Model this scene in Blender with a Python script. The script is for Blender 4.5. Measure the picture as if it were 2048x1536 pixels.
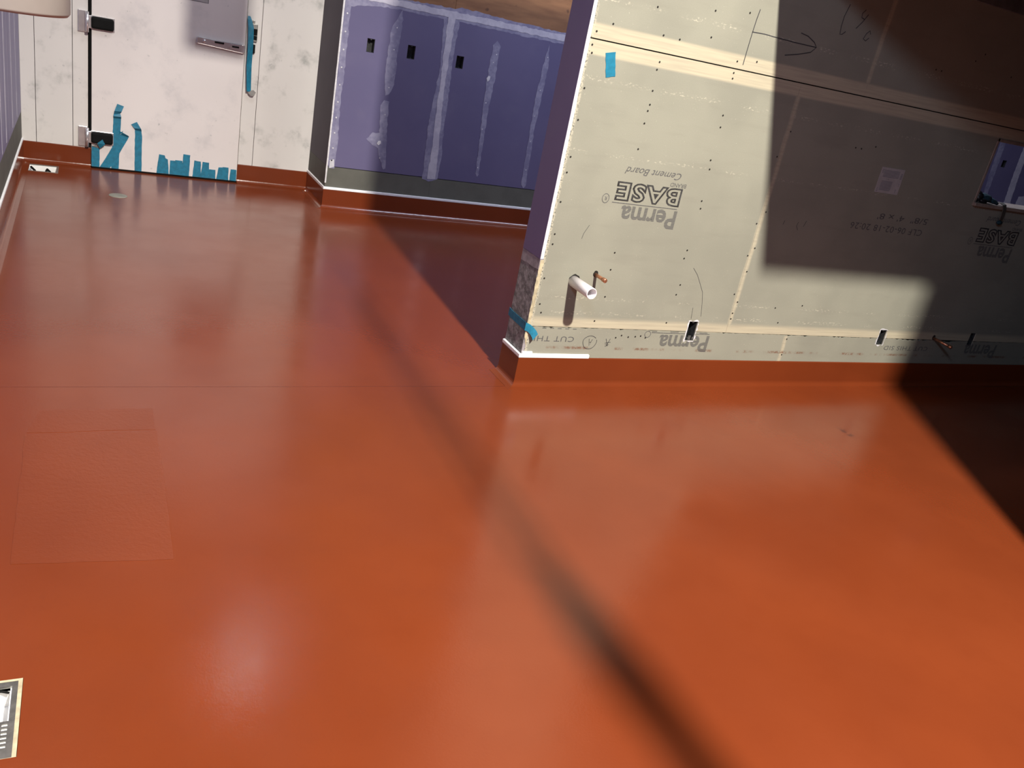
import bpy, bmesh, math, random
from mathutils import Vector, Matrix
from mathutils.geometry import tessellate_polygon
random.seed(7)
for o in list(bpy.data.objects):
    bpy.data.objects.remove(o, do_unlink=True)
scene = bpy.context.scene
COL = scene.collection

# ------------------------------------------------------------------ camera
cam_data = bpy.data.cameras.new('camera')
cam = bpy.data.objects.new('camera', cam_data)
COL.objects.link(cam)
scene.camera = cam
cam_data.sensor_fit = 'HORIZONTAL'
cam_data.sensor_width = 36.0
cam_data.lens = 1689.364 / 2048.0 * 36.0
cam_data.clip_start = 0.05
cam_data.clip_end = 100
_r = Vector((0.893893453, -0.406594963, 0.188772432))
_d = Vector((-0.000196010, -0.421458801, -0.906847529))
_f = Vector((0.448279440, 0.810588068, -0.376818960))
_m = Matrix(((_r.x, -_d.x, -_f.x, -1.75308), (_r.y, -_d.y, -_f.y, -3.15150),
             (_r.z, -_d.z, -_f.z, 1.47131), (0, 0, 0, 1)))
cam.matrix_world = _m

# ------------------------------------------------------------------ world, lights, exposure
world = bpy.data.worlds.new('world')
scene.world = world
world.use_nodes = True
world.node_tree.nodes['Background'].inputs[0].default_value = (0.6, 0.65, 0.8, 1)
world.node_tree.nodes['Background'].inputs[1].default_value = 0.02
scene.view_settings.view_transform = 'Standard'
scene.view_settings.look = 'None'
scene.view_settings.gamma = 1.0
scene.view_settings.use_curve_mapping = False
scene.view_settings.exposure = 0.0

LAMP = Vector((-0.30, -4.84, 5.70))          # high bay lamp, the key light
LAMP_POWER = 5000.0
LAMP_COLOR = (1.0, 0.945, 0.84)
TROFFER = Vector((2.6, 1.75, 3.15))          # cool strip lamp in the passage behind the partition
TROFFER_POWER = 100.0
TROFFER_COLOR = (0.72, 0.80, 1.0)
PASSAGE = Vector((6.3, 0.55, 3.05))          # cool fill strip added to light the wall seen through the window
PASSAGE_POWER = 30.0
SIDE = Vector((-2.06, -2.7, 3.0))            # cool fill light added high on the left wall, out of view
SIDE_POWER = 75.0
SIDE_COLOR = (0.58, 0.74, 1.0)
WEST = Vector((-0.60, 2.30, 3.6))            # small lamp above the cooler door
WEST_POWER = 26.0


def add_light(name, kind, loc, power, color, target=None, parent=None, **kw):
    d = bpy.data.lights.new(name, kind)
    d.energy = power
    d.color = color
    for k, v in kw.items():
        setattr(d, k, v)
    o = bpy.data.objects.new(name, d)
    COL.objects.link(o)
    o.location = loc
    if target is not None:
        o.rotation_euler = (Vector(target) - Vector(loc)).to_track_quat('-Z', 'Y').to_euler()
    return o


add_light('high_bay_light', 'SPOT', LAMP, LAMP_POWER, LAMP_COLOR, target=(0.3, -1.0, 0.0),
          spot_size=math.radians(92), spot_blend=1.0, shadow_soft_size=0.11)
add_light('passage_light', 'AREA', TROFFER, TROFFER_POWER, TROFFER_COLOR, target=TROFFER - Vector((0, 0, 1)),
          shape='RECTANGLE', size=3.2, size_y=0.3)
add_light('passage_light', 'AREA', PASSAGE, PASSAGE_POWER, TROFFER_COLOR, target=PASSAGE + Vector((0, 0.5, -1)),
          shape='RECTANGLE', size=2.4, size_y=0.3)
add_light('left_fill_light', 'AREA', SIDE, SIDE_POWER, SIDE_COLOR, target=SIDE + Vector((1, 0.25, -0.5)),
          shape='RECTANGLE', size=2.4, size_y=0.35)
add_light('door_lamp_light', 'AREA', WEST, WEST_POWER, (0.95, 0.96, 1.0), target=WEST + Vector((-0.15, 0.88, -1)),
          shape='DISK', size=0.5)

# ------------------------------------------------------------------ dimensions
T = 0.177            # partition thickness
YB = 3.190           # back drywall
YC = 3.770           # cooler wall
XB = -0.168          # outer corner of the back wall
XL = -2.170          # left wall
XR = 8.40
YN = -7.20
ZT = 6.20
BASE = 0.143
ZLOW = 0.2935
ZUP = 1.5135

# ------------------------------------------------------------------ node helper


class NT:
    def __init__(self, name):
        self.m = bpy.data.materials.new(name)
        self.m.use_nodes = True
        self.t = self.m.node_tree
        self.b = self.t.nodes['Principled BSDF']
        self._pos = None

    def node(self, typ, **kw):
        n = self.t.nodes.new(typ)
        for k, v in kw.items():
            setattr(n, k, v)
        return n

    def put(self, sock, v):
        if hasattr(v, 'is_output'):
            self.t.links.new(v, sock)
        elif isinstance(v, (tuple, list)) and len(v) == 3 and sock.type == 'RGBA':
            sock.default_value = (*v, 1)
        else:
            sock.default_value = v

    def pos(self):
        if self._pos is None:
            g = self.node('ShaderNodeNewGeometry')
            s = self.node('ShaderNodeSeparateXYZ')
            self.t.links.new(g.outputs['Position'], s.inputs[0])
            self._pos = (g.outputs['Position'], s.outputs[0], s.outputs[1], s.outputs[2])
        return self._pos

    def math(self, op, a, b=0.0, clamp=False):
        n = self.node('ShaderNodeMath', operation=op, use_clamp=clamp)
        self.put(n.inputs[0], a)
        self.put(n.inputs[1], b)
        return n.outputs[0]

    def mul(self, a, b): return self.math('MULTIPLY', a, b)
    def add(self, a, b): return self.math('ADD', a, b)
    def mx(self, a, b): return self.math('MAXIMUM', a, b)
    def mn(self, a, b): return self.math('MINIMUM', a, b)

    def ramp(self, v, lo, hi, a=0.0, b=1.0):
        n = self.node('ShaderNodeMapRange', interpolation_type='SMOOTHSTEP')
        self.put(n.inputs['Value'], v)
        self.put(n.inputs['From Min'], lo)
        self.put(n.inputs['From Max'], hi)
        self.put(n.inputs['To Min'], a)
        self.put(n.inputs['To Max'], b)
        return n.outputs[0]

    def band(self, v, c, half, soft):
        d = self.math('ABSOLUTE', self.math('SUBTRACT', v, c))
        return self.ramp(d, half - soft, half + soft, 1.0, 0.0)

    def noise(self, scale, detail=3.0, rough=0.55, vec=None, stretch=None, out=0):
        n = self.node('ShaderNodeTexNoise')
        n.inputs['Scale'].default_value = scale
        n.inputs['Detail'].default_value = detail
        n.inputs['Roughness'].default_value = rough
        v = vec if vec is not None else self.pos()[0]
        if stretch:
            mp = self.node('ShaderNodeMapping')
            mp.inputs['Scale'].default_value = stretch
            self.t.links.new(v, mp.inputs['Vector'])
            v = mp.outputs[0]
        self.t.links.new(v, n.inputs['Vector'])
        return n.outputs[out]

    def mix(self, f, a, b, blend='MIX'):
        n = self.node('ShaderNodeMix', data_type='RGBA', blend_type=blend)
        self.put(n.inputs[0], f)
        self.put(n.inputs[6], a)
        self.put(n.inputs[7], b)
        return n.outputs[2]

    def bump(self, h, strength=0.3, dist=0.002):
        n = self.node('ShaderNodeBump')
        n.inputs['Strength'].default_value = strength
        n.inputs['Distance'].default_value = dist
        self.t.links.new(h, n.inputs['Height'])
        self.t.links.new(n.outputs[0], self.b.inputs['Normal'])

    def set(self, **kw):
        names = dict(col='Base Color', rough='Roughness', metal='Metallic', spec='Specular IOR Level',
                     coat='Coat Weight', coatr='Coat Roughness', alpha='Alpha', ecol='Emission Color',
                     estr='Emission Strength')
        for k, v in kw.items():
            self.put(self.b.inputs[names[k]], v)
        return self


def simple(name, col, rough=0.6, metal=0.0, var=0.08, scale=20.0, bump=0.0, bscale=200.0, spec=0.5):
    n = NT(name)
    f = n.noise(scale, 4)
    dark = tuple(c * (1 - 2 * var) for c in col)
    lite = tuple(min(1, c * (1 + 2 * var)) for c in col)
    n.set(col=n.mix(n.ramp(f, 0.3, 0.7), dark, lite), rough=rough, metal=metal, spec=spec)
    if bump:
        n.bump(n.noise(bscale, 2), bump, 0.001)
    return n.m


M = {}


def make_materials():
    # red epoxy floor, glossy with orange peel
    def epoxy(name, rough, peel, tint=1.0):
        n = NT(name)
        big = n.noise(1.3, 3)
        c = n.mix(n.ramp(big, 0.3, 0.7), (0.153 * tint, 0.0292 * tint, 0.0085 * tint),
                  (0.176 * tint, 0.0346 * tint, 0.0100 * tint))
        fine = n.noise(9, 5)
        c = n.mix(n.mul(n.ramp(fine, 0.45, 0.75), 0.12), c, (0.125, 0.021, 0.006))
        # small bare stain near the partition
        p, x, y, z = n.pos()
        st = n.mul(n.band(x, 1.577, 0.02, 0.012), n.band(y, -0.553, 0.045, 0.02))
        st = n.mul(st, n.ramp(n.noise(45, 2), 0.35, 0.6))
        c = n.mix(n.mul(st, 0.75), c, (0.05, 0.005, 0.003))
        r = n.add(n.ramp(n.noise(3, 4), 0.3, 0.7, rough - 0.03, rough + 0.05), 0.0)
        n.set(col=c, rough=r, spec=0.65)
        h = n.add(n.mul(n.noise(170, 2), 0.6), n.mul(n.noise(55, 2), 0.9))
        n.bump(h, peel, 0.0012)
        return n.m
    M['floor'] = epoxy('red_epoxy', 0.20, 0.16)
    M['floor_patch'] = epoxy('red_epoxy_patch', 0.31, 0.5)
    M['cove'] = epoxy('red_epoxy_cove', 0.16, 0.25, 0.92)

    M['seamline'] = simple('dark_red_seam', (0.115, 0.020, 0.007), 0.35)
    # cement board
    n = NT('cement_board')
    p, x, y, z = n.pos()
    tone = n.noise(2.2, 3)
    c = n.mix(n.ramp(tone, 0.35, 0.65), (0.236, 0.231, 0.188), (0.268, 0.262, 0.212))
    c = n.mix(n.mul(n.ramp(n.noise(9, 3, stretch=(0.35, 1, 2.2)), 0.5, 0.75), 0.25), c, (0.1980, 0.1870, 0.1540))
    grain = n.noise(260, 2)
    c = n.mix(n.mul(n.ramp(grain, 0.35, 0.75), 0.16), c, (0.1650, 0.1485, 0.1210))
    # smooth tapered factory edges beside the joints
    up = n.band(z, 1.5135, 0.058, 0.007)
    lo = n.mul(n.ramp(z, 0.322, 0.352, 1.0, 0.0), n.ramp(z, 0.2905, 0.2935))
    wob = n.mul(n.math('SUBTRACT', n.noise(6, 2), 0.5), 0.02)
    xs = n.add(x, wob)
    midrow = n.mul(n.ramp(z, 0.30, 0.31), n.ramp(z, 1.50, 1.51, 1, 0))
    s1 = n.mul(n.band(xs, 1.144 + 0.007, 0.012, 0.008), midrow)
    s2 = n.mul(n.band(xs, 1.541, 0.012, 0.008), n.ramp(z, 1.515, 1.52))
    s3 = n.mul(n.band(xs, 1.560, 0.011, 0.006), n.ramp(z, 0.285, 0.29, 1, 0))
    edge = n.mx(up, n.mx(lo, n.mul(n.mx(s1, n.mx(s2, s3)), 0.8)))
    streak = n.noise(30, 3, stretch=(0.12, 1, 3))
    ecol = n.mix(n.ramp(streak, 0.35, 0.7), (0.4400, 0.3905, 0.2860), (0.3740, 0.3300, 0.2475))
    c = n.mix(edge, c, ecol)
    # chalky pinhole rows
    speck = n.ramp(n.noise(95, 2, stretch=(0.7, 1, 1.6)), 0.55, 0.63)
    rows = None
    for zz, hw in ((1.667, 0.010), (1.369, 0.009), (1.078, 0.006), (0.438, 0.007), (0.365, 0.008)):
        b = n.band(n.add(z, wob), zz, hw, 0.004)
        rows = b if rows is None else n.mx(rows, b)
    rows = n.mul(rows, n.ramp(n.noise(7, 2, stretch=(1, 1, 0.1)), 0.38, 0.6))
    sp2 = n.ramp(n.noise(140, 1), 0.72, 0.77)
    c = n.mix(n.mx(n.mul(n.mul(rows, speck), 0.75), n.mul(sp2, 0.6)), c, (0.4510, 0.4180, 0.3300))
    # crumbly left edge
    crumb = n.mul(n.ramp(n.add(x, n.mul(wob, 0.6)), 0.022, 0.034, 1, 0), n.ramp(z, 1.5, 1.7, 1, 0.4))
    cn = n.noise(130, 3)
    c = n.mix(n.mul(crumb, n.ramp(cn, 0.42, 0.55)), c, (0.4400, 0.4070, 0.3190))
    c = n.mix(n.mul(crumb, n.ramp(cn, 0.40, 0.34)), c, (0.05, 0.045, 0.04))
    # rusty smears just above the red base
    rz = n.band(z, 0.193, 0.006, 0.005)
    rs = n.mul(rz, n.ramp(n.noise(5.5, 3, stretch=(1, 1, 0.01)), 0.47, 0.56))
    rs = n.mul(rs, n.ramp(n.noise(80, 2), 0.3, 0.6))
    c = n.mix(n.mul(rs, 0.8), c, (0.1430, 0.0550, 0.0275))
    n.set(col=c, rough=0.85, spec=0.3)
    n.bump(n.add(n.mul(n.noise(240, 2), 0.5), n.mul(edge, -0.6)), 0.25, 0.001)
    M['cement'] = n.m

    # purple drywall
    def purple(name, a, b):
        n = NT(name)
        f = n.noise(1.6, 3)
        c = n.mix(n.ramp(f, 0.35, 0.65), a, b)
        c = n.mix(n.mul(n.ramp(n.noise(5, 5), 0.5, 0.8), 0.18), c, (0.18, 0.16, 0.23))
        n.set(col=c, rough=0.55, spec=0.35)
        n.bump(n.noise(300, 2), 0.08, 0.0006)
        return n.m
    M['purple'] = purple('purple_drywall', (0.105, 0.093, 0.180), (0.118, 0.104, 0.194))
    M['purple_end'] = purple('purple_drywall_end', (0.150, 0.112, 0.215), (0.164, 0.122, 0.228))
    n = NT('purple_drywall_dusty')
    st = n.noise(14, 2, stretch=(1, 1.0, 0.02))
    c = n.mix(n.ramp(st, 0.4, 0.65), (0.15, 0.13, 0.25), (0.22, 0.20, 0.32))
    n.set(col=c, rough=0.5)
    M['purple_left'] = n.m
    n = NT('dull_purple_board')  # darker, greyer purple for the return face
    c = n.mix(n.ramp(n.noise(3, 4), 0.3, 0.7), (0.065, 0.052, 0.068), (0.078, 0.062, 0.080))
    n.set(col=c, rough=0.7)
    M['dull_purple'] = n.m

    def mud(name, lo, hi):
        n = NT(name)
        f = n.add(n.mul(n.noise(9, 5), 0.65), n.mul(n.noise(38, 3), 0.35))
        n.set(col=n.mix(n.ramp(f, 0.40, 0.60), lo, hi), rough=0.7)
        n.bump(n.noise(60, 3), 0.15, 0.0008)
        return n.m
    M['mud'] = mud('joint_compound', (0.165, 0.155, 0.250), (0.245, 0.235, 0.330))
    M['mud_thick'] = mud('joint_compound_thick', (0.37, 0.35, 0.43), (0.45, 0.43, 0.50))
    M['mud_white'] = simple('white_filler', (0.56, 0.55, 0.58), 0.7)

    # cooler panels: dirty embossed white
    def cooler(name, base, dirt, amount):
        n = NT(name)
        f1 = n.noise(4.5, 6, 0.62)
        f2 = n.noise(22, 4)
        d = n.mul(n.ramp(f1, 0.50, 0.72), n.ramp(f2, 0.30, 0.65, 0.4, 1))
        c = n.mix(n.mul(n.ramp(n.noise(1.7, 2), 0.35, 0.7), 0.35), base, tuple(v * 0.86 for v in base))
        c = n.mix(n.mul(d, amount), c, dirt)
        spots = n.ramp(n.noise(33, 3), 0.66, 0.74)
        c = n.mix(n.mul(n.mul(spots, n.ramp(f1, 0.45, 0.6)), 0.45), c, (0.22, 0.23, 0.24))
        n.set(col=c, rough=0.45, spec=0.4)
        n.bump(n.noise(160, 2), 0.12, 0.0008)
        return n.m
    M['cooler'] = cooler('dirty_white_panel', (0.68, 0.65, 0.625), (0.34, 0.34, 0.325), 0.85)
    M['door'] = cooler('white_door_skin', (0.71, 0.66, 0.645), (0.47, 0.45, 0.46), 0.5)
    M['seam'] = simple('dark_gap', (0.012, 0.011, 0.012), 0.8)
    M['stud'] = simple('stud_core', (0.0300, 0.0270, 0.0240), 0.9)
    M['graystrip'] = simple('grey_backer_strip', (0.0930, 0.0912, 0.0750), 0.75, var=0.06, scale=6)
    n = NT('grey_concrete_end')
    f = n.noise(24, 6, 0.65)
    c = n.mix(n.ramp(f, 0.35, 0.68), (0.1326, 0.1275, 0.1224), (0.3366, 0.3213, 0.3162))
    c = n.mix(n.mul(n.ramp(n.noise(90, 3), 0.55, 0.7), 0.4), c, (0.4284, 0.4080, 0.4080))
    n.set(col=c, rough=0.9)
    n.bump(n.noise(70, 4), 0.5, 0.002)
    M['concrete'] = n.m
    M['palegray'] = simple('pale_mortar', (0.30, 0.27, 0.285), 0.8, var=0.1, scale=30)
    M['whitetrim'] = simple('white_plastic_trim', (0.86, 0.85, 0.86), 0.35, var=0.02)
    M['gypsum'] = simple('white_gypsum_edge', (0.6300, 0.6150, 0.6150), 0.7, var=0.05, scale=60)
    # plywood
    n = NT('brown_plywood')
    g = n.noise(6, 5, stretch=(0.5, 1, 3))
    c = n.mix(n.ramp(g, 0.25, 0.75), (0.1531, 0.0651, 0.0272), (0.2527, 0.1198, 0.0514))
    c = n.mix(n.mul(n.ramp(n.noise(9, 2), 0.66, 0.74), 0.8), c, (0.0612, 0.0240, 0.0121))
    n.set(col=c, rough=0.6)
    M['plywood'] = n.m
    M['pvc'] = simple('white_pvc', (0.80, 0.76, 0.78), 0.3, var=0.02)
    M['boxmetal'] = simple('dull_box_metal', (0.030, 0.031, 0.032), 0.6, metal=0.2, var=0.2, scale=50)
    M['copper'] = simple('copper', (0.62, 0.28, 0.16), 0.32, metal=0.85, var=0.12, scale=60)
    M['chrome'] = simple('chrome', (0.74, 0.72, 0.74), 0.24, metal=0.75, var=0.05)
    M['steel'] = simple('brushed_steel', (0.42, 0.41, 0.38), 0.38, metal=0.9, var=0.1, scale=40)
    M['galv'] = simple('duct_sheet_metal', (0.4500, 0.4200, 0.3900), 0.45, metal=0.25, var=0.05, scale=5)
    M['hood'] = simple('dull_hood_steel', (0.20, 0.20, 0.20), 0.65, metal=0.6, var=0.1, scale=8)
    M['blackplastic'] = simple('black_plastic', (0.006, 0.006, 0.006), 0.8, spec=0.15)
    M['tape'] = simple('blue_tape', (0.0072, 0.1548, 0.2556), 0.55, var=0.08, scale=40, bump=0.15, bscale=120)
    M['tape_shaded'] = simple('blue_tape_shaded', (0.0043, 0.1008, 0.1728), 0.55)  # darker copy of the tape, shade of the outward folds put into its colour
    M['tapeback'] = simple('tape_back', (0.2280, 0.2160, 0.2040), 0.6)
    M['ink'] = simple('printed_ink', (0.0840, 0.0810, 0.0810), 0.8, var=0.2, scale=180)
    n = NT('printed_ink_striped')
    p, x, y, z = n.pos()
    w = n.math('FRACT', n.mul(z, 1 / 0.0068))
    n.set(col=(0.10, 0.097, 0.094), rough=0.8, alpha=n.ramp(w, 0.22, 0.34, 0.05, 0.95))
    M['inkstripe'] = n.m
    M['pencil'] = simple('pencil_line', (0.0360, 0.0348, 0.0390), 0.7)
    M['paper'] = simple('white_paper', (0.3960, 0.3720, 0.3720), 0.7, var=0.05, scale=12)
    M['papertext'] = simple('paper_print', (0.2040, 0.2040, 0.2280), 0.7)
    M['screw'] = simple('black_screw', (0.03, 0.028, 0.025), 0.5, metal=0.4)
    M['mortar'] = simple('cream_mortar', (0.4200, 0.3600, 0.2400), 0.85, var=0.12, scale=35, bump=0.4, bscale=90)
    M['enamel'] = simple('white_enamel', (0.88, 0.87, 0.85), 0.25, var=0.02)
    M['cover'] = simple('pale_grey_cover', (0.2160, 0.2100, 0.1740), 0.6)
    M['cloth_teal'] = simple('teal_knit', (0.0060, 0.0300, 0.0420), 0.9, var=0.25, scale=80)
    M['cloth_black'] = simple('black_rubber', (0.012, 0.012, 0.014), 0.35)
    M['strap'] = simple('grey_brown_strap', (0.0720, 0.0630, 0.0510), 0.8)
    M['wood_trim'] = simple('pale_wood_trim', (0.2520, 0.1980, 0.1620), 0.6, var=0.1, scale=15)
    M['room'] = simple('grey_drywall', (0.17, 0.165, 0.165), 0.9)
    M['ceil'] = simple('dark_ceiling', (0.16, 0.15, 0.15), 0.9)
    n = NT('lamp_glow')
    n.set(col=(0.9, 0.9, 0.9), ecol=(1, 0.95, 0.88), estr=4.0)
    M['glow'] = n.m
    n = NT('lamp_glow_cool')
    n.set(col=(0.9, 0.9, 0.9), ecol=TROFFER_COLOR, estr=6.0)
    M['glowcool'] = n.m


make_materials()

# ------------------------------------------------------------------ mesh helpers


def tag(o, label=None, cat=None, group=None, kind=None):
    if label:
        o['label'] = label
    if cat:
        o['category'] = cat
    if group:
        o['group'] = group
    if kind:
        o['kind'] = kind
    return o


def link(name, me, mat, parent=None):
    o = bpy.data.objects.new(name, me)
    COL.objects.link(o)
    if mat is not None and not me.materials:
        me.materials.append(M[mat] if isinstance(mat, str) else mat)
    if parent is not None:
        o.parent = parent
        o.matrix_parent_inverse = parent.matrix_world.inverted()
    return o


def empty(name, loc, label=None, cat=None, group=None, kind=None):
    o = bpy.data.objects.new(name, None)
    COL.objects.link(o)
    o.location = loc
    o.empty_display_size = 0.05
    bpy.context.view_layer.update()
    o.matrix_world = Matrix.Translation(loc)
    return tag(o, label, cat, group, kind)


def mesh_from(bm, name='m', smooth=False):
    bmesh.ops.remove_doubles(bm, verts=bm.verts, dist=1e-6)
    bmesh.ops.recalc_face_normals(bm, faces=bm.faces)
    me = bpy.data.meshes.new(name)
    bm.to_mesh(me)
    bm.free()
    if smooth:
        for p in me.polygons:
            p.use_smooth = True
    return me


def box_bm(bm, x0, x1, y0, y1, z0, z1, bevel=0.0):
    r = bmesh.ops.create_cube(bm, size=1.0)
    vs = r['verts']
    for v in vs:
        v.co = Vector(((x0 + x1) / 2 + v.co.x * (x1 - x0), (y0 + y1) / 2 + v.co.y * (y1 - y0),
                       (z0 + z1) / 2 + v.co.z * (z1 - z0)))
    if bevel:
        es = list({e for v in vs for e in v.link_edges})
        bmesh.ops.bevel(bm, geom=es, offset=bevel, segments=2, profile=0.5, affect='EDGES')


def box(name, x0, x1, y0, y1, z0, z1, mat, parent=None, bevel=0.0):
    bm = bmesh.new()
    box_bm(bm, x0, x1, y0, y1, z0, z1, bevel)
    return link(name, mesh_from(bm, name), mat, parent)


AX = {'xz': lambda u, v, w: (u, w, v), 'yz': lambda u, v, w: (w, u, v), 'xy': lambda u, v, w: (u, v, w)}


def slab_mesh(plane, u0, u1, v0, v1, w0, w1, holes=(), name='slab'):
    """slab between w0 and w1 with rectangular holes cut right through"""
    us = sorted({u0, u1, *[h[0] for h in holes], *[h[1] for h in holes]})
    vs = sorted({v0, v1, *[h[2] for h in holes], *[h[3] for h in holes]})
    us = [u for u in us if u0 <= u <= u1]
    vs = [v for v in vs if v0 <= v <= v1]
    f = AX[plane]
    bm = bmesh.new()
    cache = {}

    def V(u, v, w):
        k = (round(u, 6), round(v, 6), w)
        if k not in cache:
            cache[k] = bm.verts.new(f(u, v, w))
        return cache[k]

    def solid(i, j):
        if i < 0 or j < 0 or i >= len(us) - 1 or j >= len(vs) - 1:
            return False
        cu, cv = (us[i] + us[i + 1]) / 2, (vs[j] + vs[j + 1]) / 2
        return not any(h[0] < cu < h[1] and h[2] < cv < h[3] for h in holes)
    for i in range(len(us) - 1):
        for j in range(len(vs) - 1):
            if not solid(i, j):
                continue
            a, b, c, d = us[i], us[i + 1], vs[j], vs[j + 1]
            for w in (w0, w1):
                bm.faces.new([V(a, c, w), V(b, c, w), V(b, d, w), V(a, d, w)])
            for (di, dj, p, q) in ((-1, 0, (a, c), (a, d)), (1, 0, (b, c), (b, d)),
                                   (0, -1, (a, c), (b, c)), (0, 1, (a, d), (b, d))):
                if not solid(i + di, j + dj):
                    bm.faces.new([V(*p, w0), V(*q, w0), V(*q, w1), V(*p, w1)])
    return mesh_from(bm, name)


def slab(name, plane, u0, u1, v0, v1, w0, w1, mat, parent=None, holes=()):
    return link(name, slab_mesh(plane, u0, u1, v0, v1, w0, w1, holes, name), mat, parent)


def prism_mesh(plane, pts, w0, w1, name='prism'):
    f = AX[plane]
    bm = bmesh.new()
    a = [bm.verts.new(f(u, v, w0)) for u, v in pts]
    b = [bm.verts.new(f(u, v, w1)) for u, v in pts]
    n = len(pts)
    for tri in tessellate_polygon([[Vector((u, v, 0)) for u, v in pts]]):
        for ring in (a, b):
            try:
                bm.faces.new([ring[k] for k in tri])
            except ValueError:
                pass
    for i in range(n):
        j = (i + 1) % n
        bm.faces.new([a[i], a[j], b[j], b[i]])
    return mesh_from(bm, name)


def prism(name, plane, pts, w0, w1, mat, parent=None):
    return link(name, prism_mesh(plane, pts, w0, w1, name), mat, parent)


def ragged(pts, step=0.02, amp=0.004, seed=0):
    """a polygon outline with a hand-made, uneven edge"""
    rnd = random.Random(seed)
    out = []
    n = len(pts)
    for i in range(n):
        a, b = Vector(pts[i]), Vector(pts[(i + 1) % n])
        L = (b - a).length
        k = max(1, int(L / step))
        nrm = Vector((-(b - a).y, (b - a).x)) / max(L, 1e-6)
        for s in range(k):
            p = a.lerp(b, s / k)
            q = p + nrm * rnd.uniform(-amp, amp)
            out.append((q.x, q.y))
    return out


def tube_bm(bm, path, rad, seg=16, cap=True):
    path = [Vector(p) for p in path]
    rads = rad if isinstance(rad, (list, tuple)) else [rad] * len(path)
    rings = []
    up = None
    for i, p in enumerate(path):
        if i == 0:
            t = path[1] - path[0]
        elif i == len(path) - 1:
            t = path[-1] - path[-2]
        else:
            t = (path[i + 1] - path[i]).normalized() + (path[i] - path[i - 1]).normalized()
        t.normalize()
        if up is None:
            up = Vector((0, 0, 1)) if abs(t.z) < 0.9 else Vector((1, 0, 0))
        s = t.cross(up).normalized()
        up = s.cross(t).normalized()
        rings.append([bm.verts.new(p + (s * math.cos(k * 2 * math.pi / seg) + up * math.sin(k * 2 * math.pi / seg)) * rads[i])
                      for k in range(seg)])
    for a, b in zip(rings, rings[1:]):
        for k in range(seg):
            bm.faces.new([a[k], a[(k + 1) % seg], b[(k + 1) % seg], b[k]])
    if cap:
        bm.faces.new(rings[0])
        bm.faces.new(rings[-1])


def tube(name, path, rad, mat, parent=None, seg=16, cap=True):
    bm = bmesh.new()
    tube_bm(bm, path, rad, seg, cap)
    me = mesh_from(bm, name)
    for p in me.polygons:
        p.use_smooth = len(p.vertices) == 4
    return link(name, me, mat, parent)


def lathe(name, center, prof, mat, parent=None, axis='z', seg=32, smooth=True):
    """prof: list of (radius, height) revolved about an axis"""
    bm = bmesh.new()
    c = Vector(center)
    rings = []
    for r, h in prof:
        ring = []
        for k in range(seg):
            a = 2 * math.pi * k / seg
            if axis == 'z':
                q = Vector((r * math.cos(a), r * math.sin(a), h))
            elif axis == 'y':
                q = Vector((r * math.cos(a), h, r * math.sin(a)))
            else:
                q = Vector((h, r * math.cos(a), r * math.sin(a)))
            ring.append(bm.verts.new(c + q))
        rings.append(ring)
    for a, b in zip(rings, rings[1:]):
        for k in range(seg):
            bm.faces.new([a[k], a[(k + 1) % seg], b[(k + 1) % seg], b[k]])
    if prof[0][0] > 1e-5 and prof[0] != prof[-1]:
        pass
    me = mesh_from(bm, name, smooth)
    return link(name, me, mat, parent)


def ribbon(name, pts, half, mat, parent=None, w=(0, 0, 1), thick=0.0012):
    """tape: a strip along pts, half-width along w"""
    bm = bmesh.new()
    wv = [Vector(q) for q in w] if isinstance(w[0], (tuple, list)) else [Vector(w)] * len(pts)
    a = [bm.verts.new(Vector(p) + q * half) for p, q in zip(pts, wv)]
    b = [bm.verts.new(Vector(p) - q * half) for p, q in zip(pts, wv)]
    for i in range(len(pts) - 1):
        bm.faces.new([a[i], a[i + 1], b[i + 1], b[i]])
    me = mesh_from(bm, name)
    o = link(name, me, mat, parent)
    md = o.modifiers.new('solid', 'SOLIDIFY')
    md.thickness = thick
    md.offset = 0
    return o


def stroke(name, lines, half, y, mat, parent):
    """pencil strokes on a wall facing -Y: lines of (x, z) points"""
    bm = bmesh.new()
    for pts in lines:
        P = [Vector(p) for p in pts]
        L, R = [], []
        for i, p in enumerate(P):
            t = (P[min(i + 1, len(P) - 1)] - P[max(i - 1, 0)]).normalized()
            nrm = Vector((-t.y, t.x)) * half
            L.append(bm.verts.new((p.x + nrm.x, y, p.y + nrm.y)))
            R.append(bm.verts.new((p.x - nrm.x, y, p.y - nrm.y)))
        for i in range(len(P) - 1):
            bm.faces.new([L[i], L[i + 1], R[i + 1], R[i]])
    return link(name, mesh_from(bm, name), mat, parent)


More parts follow.
